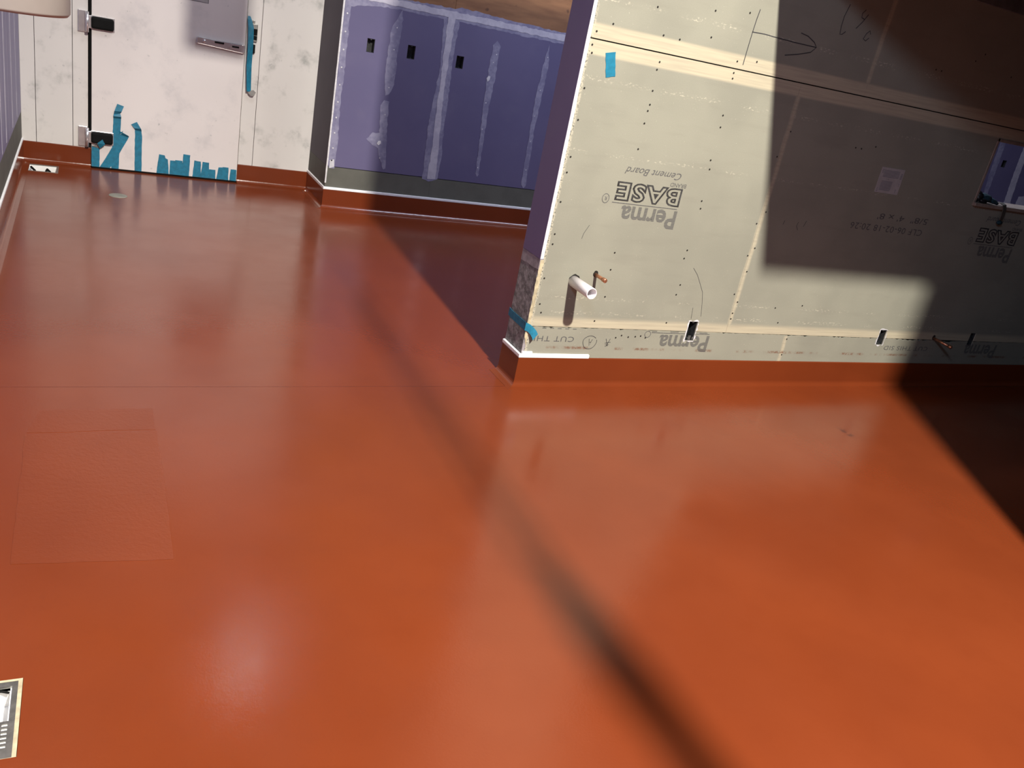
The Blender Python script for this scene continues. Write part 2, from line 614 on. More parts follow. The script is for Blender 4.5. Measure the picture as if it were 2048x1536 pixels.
def text_fit(name, s, xl, xr, zt, zb, y, mat, parent, outline=0.0, shear=0.0, spacing=1.0, bold=0.0):
    """lettering fitted to a box on a wall facing -Y; xl/zt are the text's own left and top (upside down when xl > xr)"""
    cu = bpy.data.curves.new(name, 'FONT')
    cu.body = s
    cu.shear = shear
    cu.space_character = spacing
    cu.resolution_u = 3
    cu.offset = bold
    if outline:
        cu.fill_mode = 'NONE'
        cu.bevel_depth = outline
        cu.bevel_resolution = 0
    tmp = bpy.data.objects.new('tmp_text', cu)
    COL.objects.link(tmp)
    dg = bpy.context.evaluated_depsgraph_get()
    me = bpy.data.meshes.new_from_object(tmp.evaluated_get(dg))
    bpy.data.objects.remove(tmp, do_unlink=True)
    bpy.data.curves.remove(cu)
    xs = [v.co.x for v in me.vertices]
    ys = [v.co.y for v in me.vertices]
    x0, x1, y0, y1 = min(xs), max(xs), min(ys), max(ys)
    for v in me.vertices:
        u = (v.co.x - x0) / (x1 - x0)
        w = (v.co.y - y0) / (y1 - y0)
        v.co = Vector((xl + (xr - xl) * u, y - abs(v.co.z) * 0.02, zb + (zt - zb) * w))
    me.materials.clear()
    return link(name, me, mat, parent)


def run(names, pts, prof, side, mat, parents=None, label=None, cat='baseboard', kind='structure'):
    """profiled strip along a polyline with mitred corners; one object per segment. prof: (out, z)"""
    P = [Vector(p) for p in pts]
    dirs = [(P[i + 1] - P[i]).normalized() for i in range(len(P) - 1)]
    nr = [Vector((-d.y, d.x)) * side for d in dirs]
    mit = []
    for i in range(len(P)):
        if i == 0:
            mit.append(nr[0])
        elif i == len(P) - 1:
            mit.append(nr[-1])
        else:
            b = (nr[i - 1] + nr[i])
            mit.append(b / (b.length_squared / 2))
    objs = []
    for i in range(len(dirs)):
        bm = bmesh.new()
        A = [bm.verts.new((*(P[i] + mit[i] * o), z)) for o, z in prof]
        B = [bm.verts.new((*(P[i + 1] + mit[i + 1] * o), z)) for o, z in prof]
        n = len(prof)
        for k in range(n):
            j = (k + 1) % n
            bm.faces.new([A[k], A[j], B[j], B[k]])
        bm.faces.new(A)
        bm.faces.new(B)
        o = link(names[i], mesh_from(bm, names[i]), mat)
        if label:
            tag(o, label[i], cat, kind=kind)
        objs.append(o)
    return objs


COVE = [(0.0, BASE), (0.006, BASE), (0.008, BASE - 0.004), (0.008, 0.030)] + \
       [(0.008 + 0.026 * (1 - math.cos(a)), 0.030 - 0.026 * math.sin(a) - 0.0) for a in
        [math.pi / 2 * k / 6 for k in range(1, 7)]] + [(0.050, 0.0015), (0.050, 0.0), (0.0, 0.0)]
STRIP = [(0.0, BASE), (0.009, BASE), (0.010, BASE + 0.004), (0.010, BASE + 0.016), (0.0, BASE + 0.018)]

# ================================================================== STRUCTURE
# floor -------------------------------------------------------------
SINK = (-2.135, -1.940, 3.465, 3.690)
DRAIN = (-2.100, -1.879, -1.722, -1.502)
fl = slab('floor', 'xy', XL - 0.13, XR, YN, YC + 0.1, -0.30, -0.004, 'floor', holes=[SINK, DRAIN])
tag(fl, 'glossy red-orange epoxy coated floor', 'floor', kind='structure')
SEAM = -0.012
slab('coating_section', 'xy', XL - 0.13, XR, SEAM, YC + 0.1, -0.004, 0.0, 'floor', fl, holes=[SINK])
slab('coating_section', 'xy', XL - 0.13, XR, YN, SEAM - 0.003, -0.004, 0.0012, 'floor', fl, holes=[DRAIN])
box('coating_seam', XL, -0.05, SEAM - 0.0035, SEAM + 0.0005, -0.0039, 0.0013, 'seamline', fl)
prism('coating_patch', 'xy', ragged([(-1.936, -0.374), (-1.544, -0.372), (-1.543, -0.757), (-1.547, -1.12), (-1.93, -1.08)], 0.05, 0.002, 3),
      0.0012, 0.0026, 'floor_patch', fl)
prism('coating_patch', 'xy', ragged([(-1.90, -0.20), (-1.548, -0.20), (-1.546, -0.362), (-1.93, -0.364)], 0.05, 0.003, 4),
      0.0012, 0.0022, 'floor_patch', fl)

# ceiling and far shell ---------------------------------------------
tag(slab('ceiling', 'xy', XL - 0.13, XR + 0.1, YN - 0.1, YC + 0.2, ZT, ZT + 0.1, 'ceil'), 'dark high ceiling over the unfinished kitchen', 'ceiling', kind='structure')
tag(slab('wall_right', 'yz', YN, YC + 0.1, 0, ZT, XR, XR + 0.1, 'room'), 'grey wall at the far right end of the room', 'wall', kind='structure')
tag(slab('wall_rear', 'xz', XL - 0.13, XR, 0, ZT, YN - 0.1, YN, 'room'), 'grey wall behind the camera', 'wall', kind='structure')
tag(slab('wall_front', 'xz', 1.16, XR, 0, 3.6, -2.42, -2.30, 'room'), 'grey stub wall to the right of the camera', 'wall', kind='structure')

# left wall ----------------------------------------------------------
wl = slab('wall_left', 'yz', YN, YC + 0.1, 0, ZT, XL - 0.13, XL - 0.016, 'stud')
tag(wl, 'pale purple drywall wall at the left edge', 'wall', kind='structure')
yy = [YC, 2.53, 1.31, 0.09, -1.13, -2.35, -3.57, YN]
for a, b in zip(yy, yy[1:]):
    slab('drywall_panel', 'yz', b + 0.0006, a - 0.0006, 0.338, 2.74, XL - 0.016, XL, 'purple_left', wl)
slab('drywall_panel', 'yz', YN, YC, 2.742, ZT, XL - 0.016, XL, 'purple_left', wl)
slab('backer_strip', 'yz', YN, YC, 0.0, 0.336, XL - 0.016, XL, 'graystrip', wl)
for k, (a, b) in enumerate(((2.545, 2.50), (2.99, 3.03), (3.37, 3.40), (2.20, 2.23))):
    prism('joint_compound', 'yz', ragged([(a, 0.36), (b, 0.36), (b, 2.4), (a, 2.4)], 0.08, 0.006, 40 + k), XL, XL + 0.0012, 'mud_thick', wl)

# cooler wall ----------------------------------------------------------
wf = slab('wall_far', 'xz', XL - 0.13, -0.10, 0, ZT, YC + 0.06, YC + 0.16, 'seam')
tag(wf, 'dirty white insulated cooler wall around the door', 'wall', kind='structure')
DX0, DX1 = -1.733, -0.720
for a, b in ((XL, -2.082), (-2.079, -1.853), (-1.850, DX0 - 0.022), (DX1 + 0.006, -0.6075), (-0.6045, XB)):
    bm = bmesh.new()
    box_bm(bm, a, b, YC, YC + 0.06, 0.0, 2.75, 0.0015)
    link('insulated_panel', mesh_from(bm, 'panel'), 'cooler', wf)
box('insulated_panel', DX0 - 0.022, DX1 + 0.006, YC, YC + 0.06, 2.15, 2.75, 'cooler', wf)
box('insulated_panel', XL, XB, YC, YC + 0.06, 2.753, ZT, 'room', wf)

# door -------------------------------------------------------------------
d1 = empty('door_1', (-1.2265, YC - 0.02, 0.004), 'white walk-in cooler door with blue tape strips along its foot', 'door', kind='structure')
YD = YC - 0.020                                    # door face
box('door_slab', DX0, DX1, YD, YC + 0.055, 0.013, 2.12, 'door', d1, 0.002)
box('gasket', DX0 - 0.016, DX0 - 0.001, YC - 0.006, YC + 0.05, 0.02, 2.13, 'blackplastic', d1)
box('gasket', DX1 + 0.001, DX1 + 0.005, YC - 0.004, YC + 0.05, 0.02, 2.13, 'steel', d1)
box('gap_strip', DX0 + 0.005, DX1 - 0.003, YD + 0.006, YC + 0.05, 0.0015, 0.013, 'blackplastic', d1)  # black strip standing in for the shade in the gap under the door
for zc in (0.994, 0.2205):
    h = box('hinge', -1.818, -1.757, YC - 0.012, YC, zc - 0.070, zc + 0.072, 'chrome', d1, 0.005)
    tube('knuckle', [(-1.760, YD - 0.014, zc - 0.066), (-1.760, YD - 0.014, zc + 0.066)], 0.011, 'chrome', h)
    box('hinge_arm', -1.765, -1.733, YD - 0.020, YD - 0.004, zc - 0.038, zc + 0.045, 'chrome', h, 0.004)
    box('hinge_cover', -1.736, -1.594, YD - 0.034, YD, zc - 0.036, zc + 0.042, 'blackplastic', h, 0.014)
    box('hinge_flange', -1.738, -1.590, YD - 0.006, YD, zc - 0.042, zc + 0.048, 'chrome', h, 0.002)
hd = prism('handle', 'xz', [(-1.058, 0.985), (-1.052, 0.978), (-0.735, 0.958), (-0.724, 0.964), (-0.722, 1.012), (-0.735, 1.020), (-0.945, 1.018), (-1.052, 1.024), (-1.058, 1.018)],
           YD - 0.026, YD, 'chrome', d1)
md = hd.modifiers.new('bev', 'BEVEL')
md.width = 0.006
md.segments = 3
lathe('handle_pivot', (-1.005, YD - 0.026, 1.002), [(0.0001, -0.012), (0.011, -0.010), (0.013, 0.002)], 'chrome', hd, axis='y', seg=20)
for (a, b) in ((-0.935, -0.870),):
    box('latch_slot', a, b, YD - 0.030, YD - 0.024, 1.000, 1.012, 'blackplastic', hd, 0.002)
lk = prism('lock_plate', 'xz', [(-0.822 + 0.012 * math.cos(t), 0.995 + 0.016 * math.sin(t)) for t in [math.pi / 2 + math.pi * k / 8 for k in range(9)]] +
           [(-0.760 + 0.012 * math.cos(t), 0.998 + 0.016 * math.sin(t)) for t in [-math.pi / 2 + math.pi * k / 8 for k in range(9)]],
           YD - 0.034, YD - 0.026, 'chrome', hd)
box('lock_slot', -0.815, -0.766, YD - 0.0355, YD - 0.033, 0.991, 1.002, 'blackplastic', hd)
kp = box('strike', -0.702, -0.637, YC - 0.018, YC, 1.052, 1.176, 'steel', d1, 0.003)
box('strike_roller', -0.668, -0.640, YC - 0.024, YC - 0.016, 1.098, 1.142, 'blackplastic', kp, 0.003)
box('strike_roller', -0.668, -0.640, YC - 0.024, YC - 0.016, 1.066, 1.094, 'blackplastic', kp, 0.003)
box('strike_pin', -0.676, -0.658, YC - 0.016, YC, 1.178, 1.198, 'steel', kp, 0.002)
box('lower_catch', -0.700, -0.647, YC - 0.022, YC, 0.972, 1.032, 'blackplastic', d1, 0.003)
pn = prism('paper_notice', 'xz', [(-1.130, 1.252), (-0.985, 1.251), (-0.985, 1.46), (-1.130, 1.46)], YD - 0.0008, YD, 'paper', d1)
stroke('notice_border', [[(-1.126, 1.256), (-0.989, 1.255), (-0.989, 1.456), (-1.126, 1.456), (-1.126, 1.256)]], 0.0016, YD - 0.0012, 'pencil', pn)

# back wall and its return --------------------------------------------------
HB = [(0.028, 0.084, 1.152, 1.245), (0.332, 0.391, 1.157, 1.251), (0.719, 0.778, 1.152, 1.241), (7.20, 7.27, 1.150, 1.225)]
wb = slab('wall_back', 'xz', XB + 0.016, XR, 0, ZT, YB + 0.08, YC + 0.16, 'stud')
tag(wb, 'purple drywall back wall with filled joints under brown plywood', 'wall', kind='structure')
box('stud_block', XB + 0.016, XB + 0.024, YB + 0.016, YB + 0.08, 0, ZT, 'stud', wb)
xs = [XB, 0.655, 1.875, 3.095, 4.315, 5.535, 6.755, 7.975, XR]
for a, b in zip(xs, xs[1:]):
    slab('drywall_panel', 'xz', a + 0.0006, b - 0.0006, 0.3155, 1.5075, YB, YB + 0.016, 'purple', wb,
         holes=[h for h in HB if a < h[0] < b])
xp = [XB, 0.65, 1.87, 3.09, 5.53, XR]
for a, b in zip(xp, xp[1:]):
    slab('plywood_panel', 'xz', a + 0.001, b - 0.001, 1.511, 3.95, YB, YB + 0.016, 'plywood', wb)
slab('drywall_panel', 'xz', XB, XR, 3.953, ZT, YB, YB + 0.016, 'room', wb)
xc = [XB, 0.66, 1.88, 4.32, XR]
for a, b in zip(xc, xc[1:]):
    slab('backer_strip', 'xz', a + 0.0005, b - 0.0005, 0.0, 0.3105, YB, YB + 0.016, 'graystrip', wb)
# return face toward the cooler wall
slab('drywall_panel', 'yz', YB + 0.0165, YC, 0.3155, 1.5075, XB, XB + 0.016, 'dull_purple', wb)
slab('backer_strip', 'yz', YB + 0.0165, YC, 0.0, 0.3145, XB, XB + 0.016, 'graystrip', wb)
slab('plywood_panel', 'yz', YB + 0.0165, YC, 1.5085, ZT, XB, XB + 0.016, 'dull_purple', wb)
prism('corner_bead', 'xz', ragged([(XB - 0.003, 0.19), (XB + 0.008, 0.19), (XB + 0.008, 2.4), (XB - 0.003, 2.4)], 0.05, 0.0008, 11), YB - 0.003, YB + 0.004, 'gypsum', wb)
# filled joints and screw lines
muds = [
    ('joint_compound', [(XB + 0.01, 1.49), (-0.117, 1.469), (-0.112, 1.10), (-0.116, 0.73), (-0.105, 0.50), (-0.109, 0.305), (-0.150, 0.300), (XB + 0.008, 0.33)], 'mud'),
    ('joint_compound', [(-0.118, 1.428), (0.05, 1.462), (0.217, 1.472), (0.40, 1.468), (0.576, 1.470), (0.72, 1.475), (1.15, 1.466), (1.60, 1.466), (1.90, 1.472), (1.90, 1.56), (1.57, 1.549), (1.10, 1.555), (0.70, 1.570), (0.649, 1.556), (0.142, 1.540), (XB + 0.01, 1.535), (XB + 0.01, 1.46)], 'mud'),
    ('joint_tape', [(XB + 0.01, 1.492), (0.62, 1.489), (1.9, 1.489), (1.9, 1.533), (0.62, 1.534), (XB + 0.01, 1.528)], 'mud_thick'),
    ('joint_compound', [(0.255, 1.478), (0.222, 1.40), (0.192, 1.329), (0.188, 1.15), (0.190, 0.973), (0.209, 0.875), (0.236, 0.885), (0.266, 0.963), (0.262, 1.20), (0.268, 1.41)], 'mud'),
    ('joint_compound', [(0.186, 0.800), (0.205, 0.838), (0.243, 0.837), (0.258, 0.60), (0.284, 0.345), (0.262, 0.335), (0.205, 0.476), (0.200, 0.60)], 'mud'),
    ('joint_compound', [(0.107, 0.545), (0.149, 0.597), (0.200, 0.602), (0.234, 0.586), (0.249, 0.482), (0.205, 0.488), (0.161, 0.505)], 'mud'),
    ('joint_compound', [(0.572, 1.47), (0.700, 1.473), (0.690, 1.30), (0.702, 0.939), (0.705, 0.70), (0.719, 0.491), (0.715, 0.31), (0.64, 0.285), (0.588, 0.300), (0.583, 0.50), (0.573, 0.70), (0.580, 0.86), (0.598, 1.1), (0.590, 1.30)], 'mud'),
    ('joint_tape', [(0.606, 1.50), (0.662, 1.50), (0.658, 1.2), (0.661, 0.909), (0.680, 0.60), (0.697, 0.310), (0.628, 0.304), (0.632, 0.60), (0.620, 0.903), (0.612, 1.2)], 'mud_thick'),
    ('joint_compound', [(1.025, 1.398), (1.055, 1.359), (1.058, 1.15), (1.045, 0.894), (1.050, 0.60), (1.057, 0.385), (1.045, 0.365), (1.031, 0.391), (1.016, 0.65), (0.994, 0.957), (0.990, 1.20), (0.995, 1.359)], 'mud'),
    ('joint_compound', [(1.462, 1.450), (1.490, 1.292), (1.485, 1.05), (1.475, 0.832), (1.487, 0.55), (1.494, 0.340), (1.478, 0.318), (1.452, 0.347), (1.440, 0.728), (1.432, 1.00), (1.443, 1.284)], 'mud'),
    # seen through the pass-through window
    ('joint_compound', [(7.045, 1.40), (7.13, 1.40), (7.15, 1.1), (7.16, 0.82), (7.10, 0.82), (7.06, 1.1)], 'mud'),
    ('joint_compound', [(7.45, 1.40), (7.55, 1.40), (7.56, 1.1), (7.61, 0.72), (7.50, 0.72), (7.46, 1.1)], 'mud_thick'),
    ('joint_compound', [(7.70, 0.87), (7.95, 0.90), (7.95, 0.72), (7.70, 0.76)], 'mud_thick'),
]
for k, (nm, poly, mt) in enumerate(muds):
    th = 0.0020 if nm == 'joint_tape' else 0.0006
    prism(nm, 'xz', ragged(poly, 0.022, 0.0045, 100 + k), YB - th - 0.00012 * k, YB + 0.003, mt, wb)
bm = bmesh.new()
dots = [(-0.136, z) for z in (0.36, 0.45, 0.56, 0.67, 0.78, 0.90, 1.02, 1.14, 1.26, 1.38)] + \
       [(0.232, 1.35), (0.230, 1.20), (0.228, 0.935), (0.225, 0.74), (0.226, 0.42), (1.02, 1.24), (1.035, 1.30), (1.015, 0.94), (1.022, 0.74), (1.04, 0.44),
        (1.47, 1.35), (1.46, 1.10), (1.455, 0.90), (1.46, 0.70), (1.47, 0.47)]
for (x, z) in dots:
    r = 0.0045 if x > -0.1 else 0.006
    q = bmesh.ops.create_circle(bm, cap_ends=True, segments=8, radius=r)
    for v in q['verts']:
        v.co = Vector((x + v.co.x, YB - 0.0034, z + v.co.y))
for poly in ([(0.19, 0.525), (0.200, 0.545), (0.218, 0.548), (0.222, 0.53), (0.205, 0.512)], [(0.985, 1.118), (1.0, 1.14), (1.015, 1.135), (1.012, 1.11), (0.998, 1.095)]):
    bm.faces.new([bm.verts.new((x, YB - 0.0034, z)) for x, z in poly])
for poly in ([(-0.150, 0.36), (-0.118, 0.37), (-0.112, 0.315), (-0.147, 0.30)],):
    bm.faces.new([bm.verts.new((x, YB - 0.0034, z)) for x, z in poly])
o = link('filler_dabs', mesh_from(bm, 'dabs'), 'mud_white', wb)
o['kind'] = 'stuff'

# partition with the cement boards --------------------------------------------
WIN = (2.604, 3.42, 1.108, 1.437)
OB = [(0.899, 0.952, 0.245, 0.347), (2.252, 2.306, 0.253, 0.343), (3.036, 3.085, 0.265, 0.346)]
XE = 7.2
wp = slab('wall_partition', 'xz', 0.017, XE, 0, 3.2, 0.075, T - 0.017, 'stud', holes=[WIN])
tag(wp, 'grey cement board partition wall with purple end', 'wall', kind='structure')
for (a, b) in ((0.017, 0.06), (0.36, 0.40), (0.757, 0.797), (1.12, 1.16), (1.52, 1.56), (2.50, 2.545), (3.45, 3.49), (4.2, 4.24)):
    box('stud', a, b, 0.016, 0.075, 0.0, 3.2, 'stud', wp)
slab('drywall_panel', 'xz', 0.017, XE, 0.0, 3.2, T - 0.016, T, 'purple', wp, holes=[WIN])
# boards: middle and upper course
B = {}
for (a, b, z0, z1, hs) in ((0.0175, 1.1435, ZLOW + 0.001, ZUP - 0.0024, [OB[0]]),
                           (1.1445, 3.5820, ZLOW + 0.001, ZUP - 0.0024, [OB[1], OB[2], WIN]),
                           (3.5830, 6.0210, ZLOW + 0.001, ZUP - 0.0024, []),
                           (6.0220, XE, ZLOW + 0.001, ZUP - 0.0024, []),
                           (0.0175, 1.5405, ZUP + 0.0024, 2.7315, []),
                           (1.5415, 3.9790, ZUP + 0.0024, 2.7315, []),
                           (3.9800, XE, ZUP + 0.0024, 2.7315, []),
                           (0.0175, XE, 2.7335, 3.2, [])):
    hs = [(max(h[0], a), min(h[1], b), max(h[2], z0), min(h[3], z1)) for h in hs]
    B[(round(a, 2), round(z0, 2))] = slab('cement_board', 'xz', a, b, z0, z1, 0.0, 0.016, 'cement', wp, holes=hs)
bd_left = B[(0.02, 0.29)]
bd_mid = B[(1.14, 0.29)]
bd_up = B[(0.02, 1.52)]
bd_up2 = B[(1.54, 1.52)]
# rip-cut bottom strip with a chipped top edge
rnd = random.Random(5)
bd_low = []


def chipped_strip(a, b):
    """columns of the strip: (x, top) pairs, notched where the outlet boxes sit"""
    cols = []
    x = a
    while x < min(b, 3.5):
        hole = next((h for h in OB if h[0] - 0.022 <= x < h[1]), None)
        if hole:
            cols += [(x, ZLOW - 0.002), (hole[0], ZLOW - 0.002), (hole[0], hole[2]), (hole[1], hole[2]), (hole[1], ZLOW - 0.002)]
            x = hole[1] + 0.008
            continue
        dip = rnd.uniform(0, 0.0022)
        if rnd.random() < 0.12:
            dip += rnd.uniform(0.003, 0.008)
        if 2.74 < x < 2.98:
            dip += 0.011 * max(0, 1 - abs(x - 2.87) / 0.1)
        if 2.44 < x < 2.66:
            dip += rnd.uniform(0.0, 0.010)
        cols.append((x, ZLOW - 0.0008 - dip))
        x += rnd.uniform(0.008, 0.02)
    cols.append((b, ZLOW - 0.002))
    bm = bmesh.new()
    for (xa, za), (xb, zb) in zip(cols, cols[1:]):
        if xb - xa < 1e-6:
            lo_, hi_ = min(za, zb), max(za, zb)
            bm.faces.new([bm.verts.new(p) for p in ((xa, 0, lo_), (xa, 0.016, lo_), (xa, 0.016, hi_), (xa, 0, hi_))])
            continue
        for y in (0.0, 0.016):
            bm.faces.new([bm.verts.new(p) for p in ((xa, y, 0), (xb, y, 0), (xb, y, zb), (xa, y, za))])
        bm.faces.new([bm.verts.new(p) for p in ((xa, 0, za), (xb, 0, zb), (xb, 0.016, zb), (xa, 0.016, za))])
    for xx, zz in (cols[0], cols[-1]):
        bm.faces.new([bm.verts.new(p) for p in ((xx, 0, 0), (xx, 0.016, 0), (xx, 0.016, zz), (xx, 0, zz))])
    return mesh_from(bm, 'cement_strip')


for (a, b) in ((0.0175, 1.5535), (1.5545, 3.99), (3.991, XE)):
    bd_low.append(link('cement_board', chipped_strip(a, b), 'cement', wp))
# end face
slab('drywall_panel', 'yz', 0.0, T, 0.604, 3.2, 0.0, 0.0165, 'purple_end', wp)
prism('gypsum_edge', 'xz', ragged([(0.0005, 0.606), (0.0165, 0.606), (0.0165, 3.2), (0.0005, 3.2)], 0.04, 0.0006, 21), -0.0012, 0.0, 'gypsum', wp)
prism('mortar_band', 'yz', ragged([(0.0, 0.556), (T, 0.550), (T, 0.602), (0.0, 0.6035)], 0.03, 0.0015, 22), 0.001, 0.0165, 'palegray', wp)
prism('concrete_block', 'yz', ragged([(0.001, 0.0), (T, 0.0), (T, 0.549), (0.001, 0.555)], 0.04, 0.0012, 23), 0.002, 0.0165, 'concrete', wp)
prism('rough_edge', 'xz', ragged([(0.002, 0.24), (0.018, 0.20), (0.020, 0.603), (0.002, 0.600)], 0.012, 0.002, 24), -0.0015, 0.0, 'mortar', wp)
prism('rough_edge', 'xz', ragged([(0.002, 0.165), (0.016, 0.165), (0.017, 0.200), (0.004, 0.235)], 0.012, 0.002, 25), -0.0012, 0.0, 'palegray', wp)
# screws
scr = [(0.292, 1.677), (0.574, 1.715), (0.751, 1.739), (0.106, 1.58), (0.351, 1.58), (0.434, 1.578), (0.587, 1.613), (0.039, 1.541), (0.032, 1.49), (0.038, 1.46),
       (0.363, 1.478), (0.359, 1.447), (0.754, 1.544), (0.859, 1.559), (0.752, 1.496), (0.754, 1.473), (0.363, 1.363), (0.366, 1.307), (0.363, 1.281), (0.361, 1.229),
       (0.757, 1.317), (0.761, 1.266), (0.361, 1.121), (0.038, 1.325), (0.04, 1.20), (0.042, 1.05), (0.04, 0.985), (0.04, 0.86), (0.045, 0.72), (0.045, 0.675),
       (0.37, 0.66), (0.37, 0.58), (0.375, 0.45), (0.757, 1.12), (0.765, 1.08), (0.77, 0.935), (0.775, 0.90), (0.765, 0.70), (0.76, 0.66), (0.78, 0.53), (0.772, 0.48),
       (0.04, 0.52), (0.045, 0.40), (0.06, 0.36), (0.35, 0.33), (0.76, 0.335), (1.165, 1.30), (1.13, 1.18), (1.165, 0.92), (1.13, 0.86), (1.165, 0.74), (1.135, 0.70),
       (1.16, 0.62), (1.125, 0.50), (1.16, 0.46), (1.15, 0.40), (1.15, 0.37), (0.49, 0.25), (0.52, 0.262), (0.56, 0.255), (0.60, 0.258), (0.63, 0.262), (0.66, 0.254),
       (1.42, 0.44), (1.60, 0.46), (1.47, 0.36), (1.57, 0.27), (1.57, 0.18), (1.6, 1.28), (1.64, 1.28), (1.73, 1.30), (1.95, 1.70), (1.99, 1.70), (2.2, 1.78), (2.25, 1.82), (2.5, 1.75)]
bm = bmesh.new()
for (x, z) in scr:
    q = bmesh.ops.create_cone(bm, cap_ends=True, segments=8, radius1=0.0042, radius2=0.0030, depth=0.003)
    for v in q['verts']:
        v.co = Vector((x + v.co.x, -0.0006 + v.co.z * 0.6, z + v.co.y))
o = link('screw_heads', mesh_from(bm, 'screws'), 'screw', wp)
o['kind'] = 'stuff'

# printing on the boards (boards hang upside down, so the print does too)
YP = -0.0006


def logo(parent, dx=0.0, dz=0.0):
    p = text_fit('printed_brand', 'Perma', 0.652 + dx, 0.350 + dx, 0.789 + dz, 0.876 + dz, YP, 'inkstripe', parent, spacing=1.0, bold=0.025)
    text_fit('printed_brand', 'BASE', 0.650 + dx, 0.300 + dx, 0.893 + dz, 0.978 + dz, YP, 'ink', parent, outline=0.034, spacing=1.18, bold=0.035)
    stroke('printed_rule', [[(0.645 + dx, 0.8835 + dz), (0.293 + dx, 0.8835 + dz)]], 0.0016, YP, 'ink', parent)
    text_fit('printed_brand', 'BRAND', 0.662 + dx, 0.575 + dx, 0.981 + dz, 0.999 + dz, YP, 'ink', parent)
    text_fit('printed_brand', 'Cement Board', 0.622 + dx, 0.322 + dx, 1.012 + dz, 1.043 + dz, YP, 'ink', parent, shear=0.35)
    ring = [(0.257 + dx + 0.017 * math.cos(a), 0.897 + dz + 0.020 * math.sin(a)) for a in [2 * math.pi * k / 20 for k in range(21)]]
    stroke('printed_mark', [ring], 0.0014, YP, 'ink', parent)
    text_fit('printed_mark', 'R', 0.263 + dx, 0.251 + dx, 0.889 + dz, 0.906 + dz, YP, 'ink', parent)


logo(bd_left)
logo(bd_mid, 2.435, 0.0)
text_fit('printed_size', '5/8"  4\' x 8\'', 2.295, 1.912, 0.952, 0.984, YP, 'ink', bd_mid)
text_fit('printed_date', 'CLF 06-02-18 20:26', 2.282, 1.742, 0.890, 0.923, YP, 'ink', bd_mid, spacing=1.1)
text_fit('printed_cut_line', 'CUT THI', 0.263, 0.054, 0.222, 0.248, YP, 'ink', bd_low[0], spacing=1.1)
text_fit('printed_cut_line', 'CUT THIS SID', 2.700, 2.330, 0.222, 0.248, YP, 'ink', bd_low[1], spacing=1.1)
text_fit('printed_brand', 'Perma', 1.050, 0.745, 0.186, 0.273, YP, 'inkstripe', bd_low[0], spacing=1.0, bold=0.025)
text_fit('printed_brand', 'Perma', 3.330, 3.030, 0.186, 0.273, YP, 'inkstripe', bd_low[1], spacing=1.0, bold=0.025)
stroke('printed_rule', [[(1.045, 0.281), (0.955, 0.281)], [(0.896, 0.281), (0.690, 0.281)], [(0.690, 0.287), (0.72, 0.288)], [(0.80, 0.2875), (0.85, 0.2875)], [(0.98, 0.287), (1.03, 0.288)]], 0.0015, YP, 'ink', bd_low[0])
stroke('printed_rule', [[(0.085 + 0.04 * k, 0.286), (0.105 + 0.04 * k, 0.286)] for k in range(5)], 0.0015, YP, 'ink', bd_low[0])
stroke('printed_mark', [[(0.669 + 0.017 * math.cos(a), 0.272 + 0.016 * math.sin(a)) for a in [2 * math.pi * k / 20 for k in range(21)]]], 0.0014, YP, 'ink', bd_low[0])
# pencil marks
stroke('pencil_mark', [[(0.800, 1.762), (0.795, 1.72), (0.792, 1.669), (0.790, 1.60), (0.789, 1.535)],
                       [(0.791, 1.670), (0.86, 1.673), (0.921, 1.671), (1.04, 1.669), (1.165, 1.670)],
                       [(1.055, 1.712), (1.10, 1.706), (1.145, 1.688), (1.165, 1.670), (1.14, 1.645), (1.07, 1.625), (1.00, 1.610)]], 0.0020, YP, 'pencil', bd_up)
stroke('pencil_mark', [[(1.283, 1.872), (1.270, 1.82), (1.270, 1.778), (1.276, 1.745), (1.290, 1.748), (1.305, 1.762)],
                       [(1.408, 1.852), (1.385, 1.815), (1.359, 1.784)], [(1.385, 1.868), (1.370, 1.850), (1.373, 1.833), (1.395, 1.828)],
                       [(1.458, 1.776), (1.448, 1.790), (1.432, 1.775), (1.422, 1.751), (1.440, 1.745), (1.455, 1.760)]], 0.0020, YP, 'pencil', bd_up)
circ = [(0.352 + 0.037 * math.cos(a) * (1 + 0.06 * math.sin(3 * a)), 0.222 + 0.033 * math.sin(a)) for a in [math.radians(40 + 345 * k / 26) for k in range(27)]]
stroke('pencil_mark', [circ, [(0.345, 0.240), (0.352, 0.205), (0.364, 0.238)], [(0.350, 0.222), (0.359, 0.224)]], 0.0013, YP, 'pencil', bd_low[0])
stroke('pencil_mark', [[(0.438, 0.243), (0.455, 0.205)], [(0.462, 0.243), (0.448, 0.205)], [(0.437, 0.220), (0.468, 0.226)], [(0.440, 0.212), (0.462, 0.214), (0.441, 0.203)]], 0.0013, YP, 'pencil', bd_low[0])
stroke('pencil_mark', [[(0.183, 0.71), (0.188, 0.735), (0.207, 0.773)], [(0.902, 0.361), (0.898, 0.39), (0.894, 0.418)],
                       [(0.958, 0.375), (0.950, 0.41), (0.942, 0.444), (0.925, 0.50), (0.896, 0.542), (0.865, 0.585), (0.831, 0.617)]], 0.0010, YP, 'pencil', bd_left)
stroke('pencil_mark', [[(1.39, 0.89), (1.385, 0.87), (1.40, 0.85)], [(1.44, 0.90), (1.43, 0.87)], [(1.30, 0.89), (1.295, 0.87)]], 0.0014, YP, 'pencil', bd_mid)

